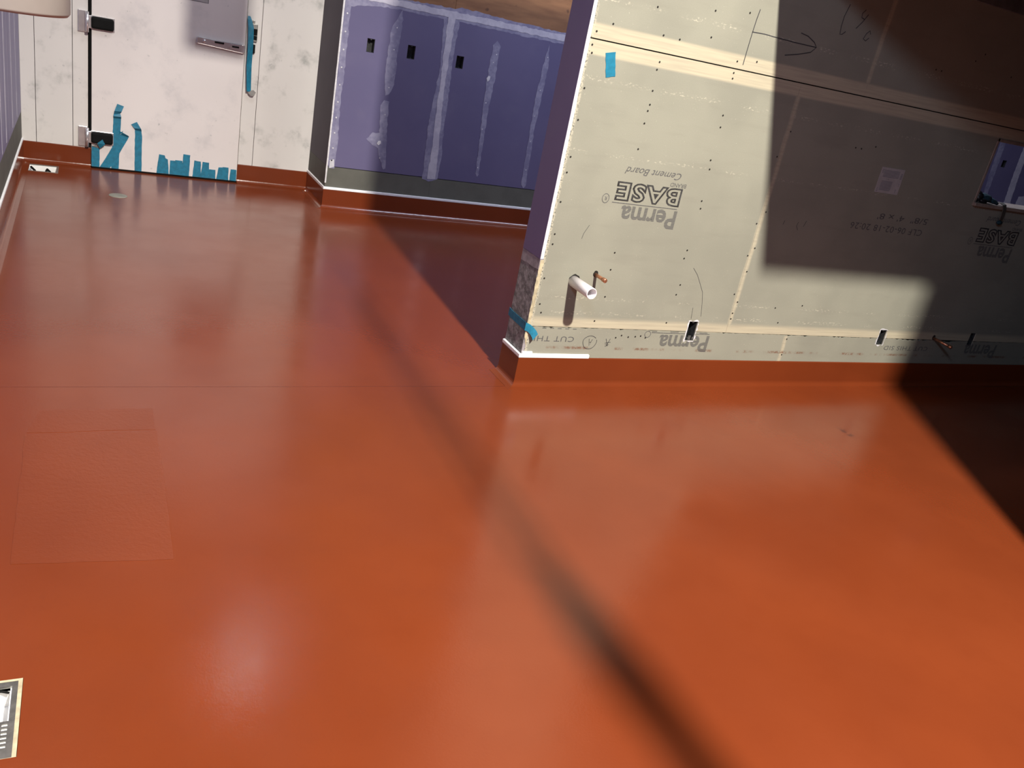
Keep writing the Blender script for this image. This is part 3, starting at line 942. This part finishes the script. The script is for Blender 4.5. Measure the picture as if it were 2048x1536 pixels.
# pass-through window ------------------------------------------------------------
w1 = empty('window_1', (2.604, 0.0, 1.108), 'wood framed pass-through opening in the cement board wall', 'window', kind='structure')
box('jamb_trim', 2.590, 2.606, -0.004, T, 1.108, 1.452, 'wood_trim', w1, 0.002)
box('head_trim', 2.590, 3.43, -0.004, T, 1.435, 1.452, 'wood_trim', w1, 0.002)
box('sill', 2.588, 3.45, -0.022, T + 0.006, 1.090, 1.109, 'wood_trim', w1, 0.003)
box('jamb_trim', 3.418, 3.434, -0.004, T, 1.108, 1.452, 'wood_trim', w1, 0.002)

# cove bases and trims -------------------------------------------------------------
run(['baseboard_left', 'baseboard_far'], [(XL, YN), (XL, YC), (DX0 - 0.004, YC)], COVE, -1, 'cove',
    label=['red coved base along the purple left wall', 'red coved base left of the cooler door'])
run(['baseboard_far', 'baseboard_return', 'baseboard_back'], [(DX1 + 0.004, YC), (XB, YC), (XB, YB), (XR, YB)], COVE, -1, 'cove',
    label=['red coved base right of the cooler door', 'red coved base on the short return by the cooler', 'red coved base under the purple back wall'])
run(['baseboard_end', 'baseboard_partition'], [(0.0, T), (0.0, 0.0), (XE, 0.0)], COVE, -1, 'cove',
    label=['red coved base on the partition end', 'red coved base under the cement board wall'])
run(['trim_1'], [(XL, YN), (XL, YC)], STRIP, -1, 'whitetrim', label=['white edge strip above the left wall base'], cat='trim')
run(['trim_2', 'trim_3'], [(XB, YC), (XB, YB), (XR, YB)], STRIP, -1, 'whitetrim',
    label=['white edge strip on the short return', 'white edge strip above the back wall base'], cat='trim')
run(['trim_4', 'trim_5'], [(0.0, T), (0.0, 0.0), (0.362, 0.0)], STRIP, -1, 'whitetrim',
    label=['white edge strip around the partition end', 'short white edge strip on the cement board corner'], cat='trim')
tag(box('trim_6', 0.004, 0.056, -0.009, 0.0, BASE + 0.018, BASE + 0.029, 'whitetrim', None, 0.001), 'small white trim offcut at the partition corner', 'trim', kind='structure')

# ================================================================== THINGS


def outlet(name, hole, yf, label, group, tab=True, rim=True, seed=0):
    x0, x1, z0, z1 = hole
    t = empty(name, ((x0 + x1) / 2, yf + 0.016, z0), label, 'electrical box', group)
    g = 0.0015
    bm = bmesh.new()
    d0, d1 = yf + 0.004, yf + 0.056
    box_bm(bm, x0 + g, x0 + g + 0.0016, d0, d1, z0 + g, z1 - g)
    box_bm(bm, x1 - g - 0.0016, x1 - g, d0, d1, z0 + g, z1 - g)
    box_bm(bm, x0 + g, x1 - g, d0, d1, z0 + g, z0 + g + 0.0016)
    box_bm(bm, x0 + g, x1 - g, d0, d1, z1 - g - 0.0016, z1 - g)
    box_bm(bm, x0 + g, x1 - g, d1 - 0.0016, d1, z0 + g, z1 - g)
    link('box_body', mesh_from(bm, 'box'), 'boxmetal', t)
    box('screw_ear', (x0 + x1) / 2 - 0.006, (x0 + x1) / 2 + 0.006, yf + 0.003, yf + 0.0045, z1 - 0.009, z1 - g, 'boxmetal', t)
    box('screw_ear', (x0 + x1) / 2 - 0.006, (x0 + x1) / 2 + 0.006, yf + 0.003, yf + 0.0045, z0 + g, z0 + 0.009, 'boxmetal', t)
    if rim:
        rnd = random.Random(seed)
        o = 0.0045
        outer = ragged([(x0 - o, z0 - o), (x1 + o, z0 - o), (x1 + o, z1 + o), (x0 - o, z1 + o)], 0.009, 0.0055, seed)
        bm = bmesh.new()
        # chipped pale lip: outer ragged ring joined to the hole edge
        inner = []
        for (u, v) in outer:
            inner.append((min(max(u, x0), x1), min(max(v, z0), z1)))
        A = [bm.verts.new((u, yf - 0.0010, v)) for u, v in outer]
        C = [bm.verts.new((u, yf - 0.0010, v)) for u, v in inner]
        n = len(A)
        for i in range(n):
            j = (i + 1) % n
            if (Vector(inner[i]) - Vector(inner[j])).length < 1e-6:
                bm.faces.new([A[i], A[j], C[i]])
            else:
                bm.faces.new([A[i], A[j], C[j], C[i]])
        link('chipped_lip', mesh_from(bm, 'lip'), 'mud_white', t)
    return t


outlet('outlet_box', OB[0], 0.0, 'open steel outlet box in the cement board nearest the corner', 'low outlet boxes', seed=1)
outlet('outlet_box', OB[1], 0.0, 'open steel outlet box at the edge of the dark shadow', 'low outlet boxes', seed=2)
outlet('outlet_box', OB[2], 0.0, 'open steel outlet box in the dark right end', 'low outlet boxes', seed=3, rim=False)
outlet('outlet_box', HB[0], YB, 'leftmost open outlet box in the purple back wall', 'back wall outlet boxes', rim=False)
outlet('outlet_box', HB[1], YB, 'middle open outlet box in the purple back wall with a torn corner', 'back wall outlet boxes', rim=False)
outlet('outlet_box', HB[2], YB, 'rightmost open outlet box in the purple back wall beside the joint tape', 'back wall outlet boxes', rim=False)
outlet('outlet_box', HB[3], YB, 'outlet box in the purple wall seen through the window', 'back wall outlet boxes', rim=False)

# PVC drain stub
t = empty('pvc_pipe', (0.19, 0.0, 0.515), 'white PVC pipe stub sticking out of the cement board', 'pipe')
lathe('pipe_tube', (0.19, 0.0, 0.515), [(0.0215, 0.01), (0.0255, 0.01), (0.0255, -0.168), (0.0245, -0.172), (0.0220, -0.172), (0.0213, -0.168), (0.0213, 0.01)], 'pvc', t, axis='y', seg=40)
prism('pipe_hole', 'xz', ragged([(0.193 + 0.028 * math.cos(a), 0.519 + 0.028 * math.sin(a)) for a in [2 * math.pi * k / 16 for k in range(16)]], 0.01, 0.002, 9), -0.0012, -0.0004, 'screw', t)


def copper_stub(x, z, length, label, tilt=(0, 0)):
    t = empty('copper_pipe', (x, 0.0, z), label, 'pipe', 'copper stubs')
    e = Vector((x + tilt[0], -length, z + tilt[1]))
    s = Vector((x, 0.01, z))
    tube('pipe_tube', [s, e], 0.0078, 'copper', t, seg=20)
    d = (e - s).normalized()
    tube('end_cap', [e - d * 0.018, e + d * 0.002, e + d * 0.005], [0.0102, 0.0102, 0.006], 'copper', t, seg=20)
    prism('pipe_hole', 'xz', ragged([(x + 0.013 * math.cos(a), z + 0.004 + 0.015 * math.sin(a)) for a in [2 * math.pi * k / 12 for k in range(12)]], 0.006, 0.0015, 19), -0.0012, -0.0004, 'screw', t)


copper_stub(0.297, 0.552, 0.088, 'capped copper pipe stub just above the white PVC pipe')
copper_stub(2.716, 0.306, 0.115, 'capped copper pipe stub low on the shaded cement board', (0.02, -0.012))

# stray tape
o = prism('blue_tape_piece', 'xz', ragged([(0.100, 1.471), (0.145, 1.481), (0.168, 1.390), (0.125, 1.379)], 0.012, 0.0012, 31), -0.0016, -0.0003, 'tape')
tag(o, 'bright blue tape piece stuck alone high on the cement board', 'tape')
pts = [(-0.0022, 0.186, 0.296), (-0.0028, 0.15, 0.292), (-0.0024, 0.09, 0.291), (-0.0030, 0.03, 0.291), (-0.004, -0.002, 0.291), (0.006, -0.006, 0.289), (0.016, -0.009, 0.284), (0.028, -0.015, 0.274), (0.038, -0.022, 0.262), (0.043, -0.027, 0.250)]
o = ribbon('blue_tape_strip', pts, 0.0185, 'tape', None, w=[(0, 0, 1)] * 6 + [(0.1, 0, 0.99), (0.25, 0, 0.96), (0.4, -0.05, 0.9), (0.5, -0.1, 0.85)])
tag(o, 'blue tape strip wrapped round the partition corner, end peeling off', 'tape')

# paper sticker on the shaded board
t = empty('paper_label', (1.908, 0.0, 1.086), 'white printed paper label stuck on the shaded cement board', 'label')
prism('label_sheet', 'xz', [(1.824, 1.213), (1.990, 1.214), (1.993, 1.086), (1.824, 1.087)], -0.0012, -0.0003, 'paper', t)
bm = bmesh.new()
for (a, b, c, d) in ((1.845, 1.960, 1.166, 1.204), (1.850, 1.930, 1.100, 1.150), (1.832, 1.842, 1.185, 1.207), (1.832, 1.842, 1.093, 1.115), (1.970, 1.984, 1.165, 1.195), (1.975, 1.983, 1.130, 1.145), (1.965, 1.972, 1.095, 1.115), (1.890, 1.896, 1.155, 1.160)):
    rows = max(1, int((d - c) / 0.006))
    for k in range(rows):
        z = c + (d - c) * k / rows
        vs = [bm.verts.new(p) for p in ((a, -0.0016, z), (b, -0.0016, z), (b, -0.0016, z + 0.0032), (a, -0.0016, z + 0.0032))]
        bm.faces.new(vs)
link('label_print', mesh_from(bm, 'print'), 'papertext', t)

# tape strips hanging off the door foot
YT = YD - 0.0004
G = 'blue tape strips along the door foot'


def tape(label, body, extra=(), out=0.0012, inn=0.0):
    t = empty('tape_strip', (body[-1][0], YD, 0.006), label, 'tape', G)
    body = [(x, max(z, 0.0145)) for x, z in body]
    prism('strip_body', 'xz', ragged(body, 0.02, 0.0012, int(abs(body[0][0]) * 1000)), YT - out, YT - inn, 'tape', t)
    for (nm, pts, lift, mt) in extra:
        bm = bmesh.new()
        vs = [bm.verts.new((x, YT - out - l, z)) for (x, z), l in zip(pts, lift)]
        bm.faces.new(vs)
        q = link(nm, mesh_from(bm, nm), mt, t)
        sm = q.modifiers.new('solid', 'SOLIDIFY')
        sm.thickness = 0.0008
    return t


tape('short blue tape strip under the lower hinge with a folded tip',
     [(-1.731, 0.163), (-1.705, 0.165), (-1.679, 0.156), (-1.681, 0.006), (-1.733, 0.006)],
     [('folded_tip', [(-1.731, 0.160), (-1.679, 0.148), (-1.679, 0.164), (-1.705, 0.172)], (0.002, 0.002, 0.008, 0.008), 'tapeback'),
      ('torn_tip', [(-1.696, 0.189), (-1.662, 0.220), (-1.645, 0.188), (-1.677, 0.151)], (0.036, 0.037, 0.037, 0.02), 'tape')])
tape('tallest blue tape strip near the lower hinge with crumpled top',
     [(-1.592, 0.380), (-1.541, 0.380), (-1.545, 0.27), (-1.553, 0.006), (-1.603, 0.006), (-1.598, 0.20)],
     [('creased_fold', [(-1.592, 0.376), (-1.541, 0.376), (-1.541, 0.392), (-1.592, 0.392)], (0.001, 0.001, 0.012, 0.012), 'tape_shaded'),
      ('crumpled_top', [(-1.592, 0.390), (-1.541, 0.390), (-1.548, 0.414), (-1.590, 0.404)], (0.012, 0.012, 0.003, 0.003), 'tape'),
      ('crumpled_top', [(-1.590, 0.403), (-1.548, 0.412), (-1.540, 0.428), (-1.586, 0.428)], (0.003, 0.003, 0.010, 0.010), 'tape_shaded'),
      ('crumpled_top', [(-1.586, 0.426), (-1.540, 0.424), (-1.524, 0.466), (-1.568, 0.478)], (0.009, 0.009, 0.002, 0.002), 'tape')])
tape('slanting blue tape strip crossing the tallest one',
     [(-1.544, 0.268), (-1.530, 0.272), (-1.488, 0.254), (-1.555, 0.115), (-1.611, 0.006), (-1.678, 0.006)],
     [('creased_fold', [(-1.540, 0.265), (-1.488, 0.252), (-1.490, 0.262), (-1.532, 0.282)], (0.002, 0.002, 0.010, 0.010), 'tape_shaded'),
      ('torn_tip', [(-1.556, 0.292), (-1.538, 0.284), (-1.526, 0.296), (-1.534, 0.275), (-1.548, 0.270)], (0.004, 0.008, 0.010, 0.004, 0.002), 'tape')], out=0.0024, inn=0.0014)
tape('tall lone blue tape strip with a folded top in the middle left of the door',
     [(-1.449, 0.318), (-1.405, 0.312), (-1.400, 0.27), (-1.399, 0.006), (-1.446, 0.006)],
     [('creased_fold', [(-1.449, 0.312), (-1.404, 0.306), (-1.408, 0.324), (-1.452, 0.324)], (0.001, 0.001, 0.010, 0.010), 'tape_shaded'),
      ('folded_top', [(-1.475, 0.347), (-1.437, 0.369), (-1.408, 0.322), (-1.452, 0.320)], (0.004, 0.004, 0.009, 0.009), 'tape')])
tape('widest tapered blue tape strip, first of the short row', [(-1.281, 0.155), (-1.243, 0.150), (-1.236, 0.130), (-1.219, 0.123), (-1.210, 0.006), (-1.297, 0.006)])
tape('low blue tape strip left of the tall one in the short row', [(-1.203, 0.117), (-1.166, 0.119), (-1.160, 0.006), (-1.206, 0.006)])
tape('blue tape strip overlapping the left side of the tall one', [(-1.168, 0.124), (-1.116, 0.124), (-1.113, 0.006), (-1.162, 0.006)], out=0.0020)
tape('tallest blue tape strip of the short row', [(-1.112, 0.176), (-1.064, 0.173), (-1.067, 0.006), (-1.121, 0.006)], out=0.0028)
tape('left blue tape strip of the notched pair', [(-1.033, 0.137), (-0.986, 0.134), (-0.980, 0.006), (-1.042, 0.006)])
tape('right blue tape strip of the notched pair', [(-0.973, 0.135), (-0.926, 0.132), (-0.925, 0.006), (-0.984, 0.006)], out=0.0018)
tape('lowest short blue tape strip right of the notched pair', [(-0.924, 0.083), (-0.877, 0.083), (-0.875, 0.006), (-0.926, 0.006)])
tape('narrow blue tape strip second from the latch edge, left half', [(-0.856, 0.106), (-0.822, 0.108), (-0.818, 0.006), (-0.869, 0.006)])
tape('blue tape strip second from the latch edge, right half', [(-0.826, 0.111), (-0.783, 0.111), (-0.779, 0.006), (-0.826, 0.006)], out=0.0018)
tape('blue tape strip at the latch edge corner of the door', [(-0.766, 0.101), (-0.723, 0.100), (-0.722, 0.006), (-0.772, 0.006)])

# long strap of blue tape dangling at the latch
t = empty('hanging_tape', (-0.675, YC - 0.03, 0.67), 'long blue tape strap dangling beside the door latch, grey folded end', 'tape')
P_ = [(-0.703, YC - 0.012, 1.222), (-0.700, YC - 0.026, 1.20), (-0.688, YC - 0.031, 1.15), (-0.684, YC - 0.033, 1.05), (-0.683, YC - 0.034, 0.96), (-0.684, YC - 0.032, 0.88), (-0.679, YC - 0.030, 0.80), (-0.675, YC - 0.030, 0.72), (-0.673, YC - 0.031, 0.697)]
ribbon('strap', P_, 0.020, 'tape', t, w=[(0.45, 0, 0), (0.7, 0, 0.1), (1, 0, 0), (1, 0.15, 0), (0.95, 0.3, 0), (0.95, 0.2, 0), (0.9, 0.3, 0), (0.85, 0.3, 0), (0.8, 0.3, 0)])
prism('folded_end', 'xz', [(-0.690, 0.714), (-0.672, 0.680), (-0.656, 0.668), (-0.637, 0.668), (-0.620, 0.697), (-0.640, 0.712), (-0.657, 0.706), (-0.668, 0.700)], YC - 0.028, YC - 0.026, 'tapeback', t)

# floor cleanout, floor sink, floor drain
t = empty('cleanout_cover', (-1.577, 2.975, 0.0), 'round pale cleanout cover in the floor before the door', 'floor cover')
lathe('cover_plate', (-1.577, 2.975, 0.0), [(0.0001, 0.0032), (0.050, 0.0032), (0.0555, 0.0026), (0.057, 0.0005), (0.057, -0.003)], 'cover', t, seg=40)
lathe('cover_screw', (-1.577, 2.975, 0.0), [(0.0001, 0.0042), (0.006, 0.0040), (0.007, 0.0030)], 'cover', t, seg=16)


def basin(name, x0, x1, y0, y1, depth, mat, parent):
    th = 0.006
    bm = bmesh.new()
    box_bm(bm, x0, x0 + th, y0, y1, -depth, -0.005)
    box_bm(bm, x1 - th, x1, y0, y1, -depth, -0.005)
    box_bm(bm, x0, x1, y0, y0 + th, -depth, -0.005)
    box_bm(bm, x0, x1, y1 - th, y1, -depth, -0.005)
    box_bm(bm, x0, x1, y0, y1, -depth - th, -depth)
    return link(name, mesh_from(bm, name), mat, parent)


x0, x1, y0, y1 = SINK
t = empty('floor_sink', ((x0 + x1) / 2, (y0 + y1) / 2, -0.15), 'open white floor sink in the corner beside the left wall', 'floor sink')
link('rim', slab_mesh('xy', x0, x1, y0, y1, -0.006, 0.001, [(x0 + 0.014, x1 - 0.012, y0 + 0.014, y1 - 0.012)]), 'steel', t)
basin('basin', x0 + 0.008, x1 - 0.008, y0 + 0.008, y1 - 0.008, 0.13, 'enamel', t)
tube('drain_pipe', [(-2.10, 3.50, -0.10), (-2.085, 3.56, -0.015), (-2.11, 3.64, -0.012)], 0.008, 'blackplastic', t, seg=12)
tube('drain_pipe', [(-1.99, 3.49, -0.02), (-1.992, 3.54, -0.012), (-2.01, 3.61, -0.012), (-2.03, 3.66, -0.06)], 0.008, 'blackplastic', t, seg=12)

x0, x1, y0, y1 = DRAIN
t = empty('floor_drain', ((x0 + x1) / 2, (y0 + y1) / 2, -0.15), 'square steel floor drain with slotted half grate at the left edge', 'floor drain')
link('mortar_bed', slab_mesh('xy', x0, x1 - 0.001, y0, y1, -0.006, 0.0012, [(x0 + 0.010, x1 - 0.0090, y0 + 0.001, y1 - 0.006)]), 'mortar', t)
fx0, fx1, fy0, fy1 = x0 + 0.010, x1 - 0.0090, y0 + 0.001, y1 - 0.006
ox1 = fx1 - 0.0105
link('frame', slab_mesh('xy', fx0, fx1, fy0, fy1, -0.012, 0.0008, [(fx0 + 0.013, ox1, fy0 + 0.02, fy1 - 0.014)]), 'steel', t)
slots = []
for r_ in range(6):
    yy0 = -1.630 - 0.0115 * r_
    for c_ in range(8):
        xx1 = ox1 - 0.0015 - 0.016 * c_
        slots.append((xx1 - 0.011, xx1, yy0 - 0.0055, yy0))
link('grate', slab_mesh('xy', fx0 + 0.013, ox1, fy0 + 0.02, -1.622, -0.0012, 0.0004, slots), 'steel', t)
basin('basin', fx0 + 0.008, fx1 - 0.008, fy0 + 0.012, fy1 - 0.008, 0.055, 'enamel', t)
box('slot_backing', fx0 + 0.015, ox1 - 0.0005, fy0 + 0.022, -1.624, -0.008, -0.0030, 'enamel', t)  # white sheet added close under the grate so its slots look bright
tube('lift_bar', [(fx0 + 0.013, fy1 - 0.019, -0.006), (ox1 - 0.02, fy1 - 0.019, -0.006), (ox1 - 0.006, fy1 - 0.024, -0.008)], 0.0026, 'blackplastic', t, seg=10)

# glove bundle on the pass-through sill
t = empty('work_glove', (2.70, 0.02, 1.109), 'dark teal and black work glove heaped on the window sill', 'glove')


def blob(name, c, r, mat, parent, seed, amp=0.18):
    rnd = random.Random(seed)
    bm = bmesh.new()
    bmesh.ops.create_icosphere(bm, subdivisions=3, radius=1.0)
    ph = [Vector((rnd.uniform(2, 5), rnd.uniform(2, 5), rnd.uniform(2, 5))) for _ in range(3)]
    for v in bm.verts:
        n = v.co.normalized()
        k = 1 + amp * sum(math.sin(n.dot(q) * 2.1 + i) for i, q in enumerate(ph)) / 3
        v.co = Vector((c[0] + n.x * r[0] * k, c[1] + n.y * r[1] * k, c[2] + n.z * r[2] * k))
    return link(name, mesh_from(bm, name, True), mat, parent)


blob('cuff', (2.640, 0.030, 1.140), (0.026, 0.035, 0.030), 'cloth_black', t, 3)
blob('palm', (2.700, 0.030, 1.135), (0.050, 0.040, 0.026), 'cloth_teal', t, 5)
blob('rubber_patch', (2.665, -0.002, 1.122), (0.028, 0.016, 0.012), 'cloth_black', t, 6, 0.08)
tube('finger', [(2.735, 0.02, 1.135), (2.765, 0.0, 1.125), (2.780, -0.012, 1.116)], [0.013, 0.012, 0.007], 'cloth_teal', t, seg=12)
tube('finger', [(2.730, 0.05, 1.140), (2.770, 0.045, 1.130), (2.795, 0.035, 1.118)], [0.012, 0.011, 0.007], 'cloth_teal', t, seg=12)
t = empty('hanging_strap', (2.83, -0.03, 1.02), 'grey brown strap hanging over the window sill, teal clip', 'strap')
ribbon('webbing', [(2.835, 0.09, 1.112), (2.825, 0.05, 1.118), (2.825, 0.0, 1.125), (2.825, -0.022, 1.118), (2.830, -0.030, 1.095), (2.838, -0.028, 1.060), (2.845, -0.024, 1.035)], 0.019, 'strap', t, w=(1, 0.2, 0.1), thick=0.003)
blob('clip', (2.842, -0.022, 1.020), (0.022, 0.012, 0.012), 'cloth_teal', t, 8)

# round duct drop by the left wall
t = empty('round_duct', (-1.974, -0.5, 1.29), 'pale round sheet metal duct hanging down at the upper left corner', 'duct')
lathe('duct_shell', (-1.974, -0.5, 0.0), [(0.160, 1.300), (0.166, 1.291), (0.174, 1.290), (0.180, 1.298), (0.180, 2.5), (0.180, ZT), (0.172, ZT), (0.172, 1.305)], 'galv', t, seg=64)
lathe('duct_damper', (-1.974, -0.5, 0.0), [(0.0001, 1.34), (0.172, 1.34), (0.172, 1.345), (0.0001, 1.345)], 'galv', t, seg=48)

# exhaust hood over the partition (its rim throws the square shadow)
HX0, HX1, HY, HZ = 0.817, 4.70, -1.343, 2.03
t = empty('exhaust_hood', (2.7, -0.6, HZ), 'large steel kitchen exhaust hood hung above the cement board wall', 'hood')
box('front_panel', HX0, HX1, HY, HY + 0.02, HZ, HZ + 0.62, 'hood', t)
box('side_panel', HX0, HX0 + 0.02, HY + 0.02, -0.004, HZ, HZ + 0.62, 'hood', t)
box('side_panel', HX1 - 0.02, HX1, HY + 0.02, -0.004, HZ, HZ + 0.62, 'hood', t)
box('back_panel', HX0 + 0.02, HX1 - 0.02, -0.024, -0.004, HZ, HZ + 0.62, 'hood', t)
box('top_panel', HX0, HX1, HY, -0.004, HZ + 0.62, HZ + 0.64, 'hood', t)
box('grease_gutter', HX0 + 0.02, HX1 - 0.02, HY + 0.02, HY + 0.09, HZ, HZ + 0.02, 'hood', t)
for k in range(7):
    prism('filter', 'yz', [(-0.55, HZ + 0.60), (-0.53, HZ + 0.61), (-0.10, HZ + 0.10), (-0.12, HZ + 0.09)], HX0 + 0.05 + 0.54 * k, HX0 + 0.57 + 0.54 * k, 'hood', t)
lathe('exhaust_collar', (2.7, -0.6, 0), [(0.25, HZ + 0.64), (0.25, ZT - 0.002)], 'galv', t, seg=32)

# unseen tubes added overhead to cast the soft shadow across the floor
t = empty('shadow_tubes', (-0.40, -3.0, 2.6), 'bundle of tubes added overhead to cast the floor shadow, out of view', 'shadow_tube')
HC = 2.6
tube('shadow_tube', [(-0.340, -1.30, HC), (-0.365, -2.20, HC), (-0.385, -2.90, HC), (-0.395, -3.4, HC), (-0.39, -7.19, HC)], 0.007, 'steel', t, seg=10)
tube('shadow_tube', [(-0.385, -1.60, HC), (-0.402, -2.20, HC), (-0.425, -2.90, HC), (-0.41, -3.4, HC)], 0.008, 'steel', t, seg=10)
tube('thick_shadow_tube', [(-0.405, -2.92, HC), (-0.404, -3.03, HC), (-0.401, -3.18, HC), (-0.397, -3.32, HC), (-0.390, -4.4, HC)], [0.012, 0.034, 0.043, 0.034, 0.030], 'blackplastic', t, seg=16)
for (x, y) in ((-0.341, -1.33), (-0.400, -3.2), (-0.39, -6.0)):
    tube('hanger_rod', [(x, y, HC), (x, y, ZT)], 0.004, 'steel', t, seg=8)

# box added out of view to cast the soft shade above the door handle
t = empty('shadow_blocker', (-0.69, 0.74, 2.62), 'added grey box, out of view, that shades the cooler door above its handle', 'shadow caster')
box('blocker_body', -0.840, -0.560, 0.64, 0.84, 2.645, 3.05, 'hood', t, 0.01)
for k in range(6):
    box('blocker_slat', -0.825, -0.565, 0.625, 0.640, 2.68 + 0.055 * k, 2.71 + 0.055 * k, 'hood', t)
for q in (-0.80, -0.59):
    tube('hanger_rod', [(q, 0.74, 3.05), (q, 0.74, ZT)], 0.005, 'steel', t, seg=8)

# lamps
t = empty('high_bay_lamp', (LAMP.x, LAMP.y, LAMP.z), 'round high bay lamp under the ceiling behind the camera', 'lamp')
lathe('reflector', (LAMP.x, LAMP.y, LAMP.z), [(0.23, -0.02), (0.20, 0.12), (0.09, 0.26), (0.0001, 0.28)], 'steel', t)
tube('stem', [(LAMP.x, LAMP.y, LAMP.z + 0.27), (LAMP.x, LAMP.y, ZT)], 0.012, 'steel', t, seg=10)
t = empty('fill_strip_lamp', (TROFFER.x, TROFFER.y, TROFFER.z), 'cool white strip lamp in the passage behind the partition', 'lamp')
box('housing', TROFFER.x - 1.62, TROFFER.x + 1.62, TROFFER.y - 0.16, TROFFER.y + 0.16, TROFFER.z + 0.01, TROFFER.z + 0.08, 'whitetrim', t)
for s in (-1.2, 1.2):
    tube('hanger_rod', [(TROFFER.x + s, TROFFER.y, TROFFER.z + 0.08), (TROFFER.x + s, TROFFER.y, ZT)], 0.004, 'steel', t, seg=8)
for nm, L_, c in (('fill_strip_lamp', PASSAGE, 'added cool fill strip, out of view, farther along the passage'),):
    t = empty(nm, L_, c, 'lamp')
    box('housing', L_.x - 1.22, L_.x + 1.22, L_.y - 0.16, L_.y + 0.16, L_.z + 0.01, L_.z + 0.08, 'whitetrim', t)
    for q in (-0.9, 0.9):
        tube('hanger_rod', [(L_.x + q, L_.y, L_.z + 0.08), (L_.x + q, L_.y, ZT)], 0.004, 'steel', t, seg=8)
t = empty('fill_strip_lamp', SIDE, 'added cool fill strip, out of view, high on the left wall beside the camera', 'lamp')
box('housing', XL + 0.004, XL + 0.05, SIDE.y - 1.25, SIDE.y + 1.25, SIDE.z - 0.10, SIDE.z + 0.25, 'whitetrim', t)
t = empty('disc_lamp', (WEST.x, WEST.y, WEST.z), 'small disc lamp hung above the cooler door', 'lamp')
lathe('housing', (WEST.x, WEST.y, WEST.z), [(0.17, 0.008), (0.17, 0.05), (0.06, 0.09), (0.0001, 0.09)], 'whitetrim', t)
tube('stem', [(WEST.x, WEST.y, WEST.z + 0.09), (WEST.x, WEST.y, ZT)], 0.006, 'steel', t, seg=8)
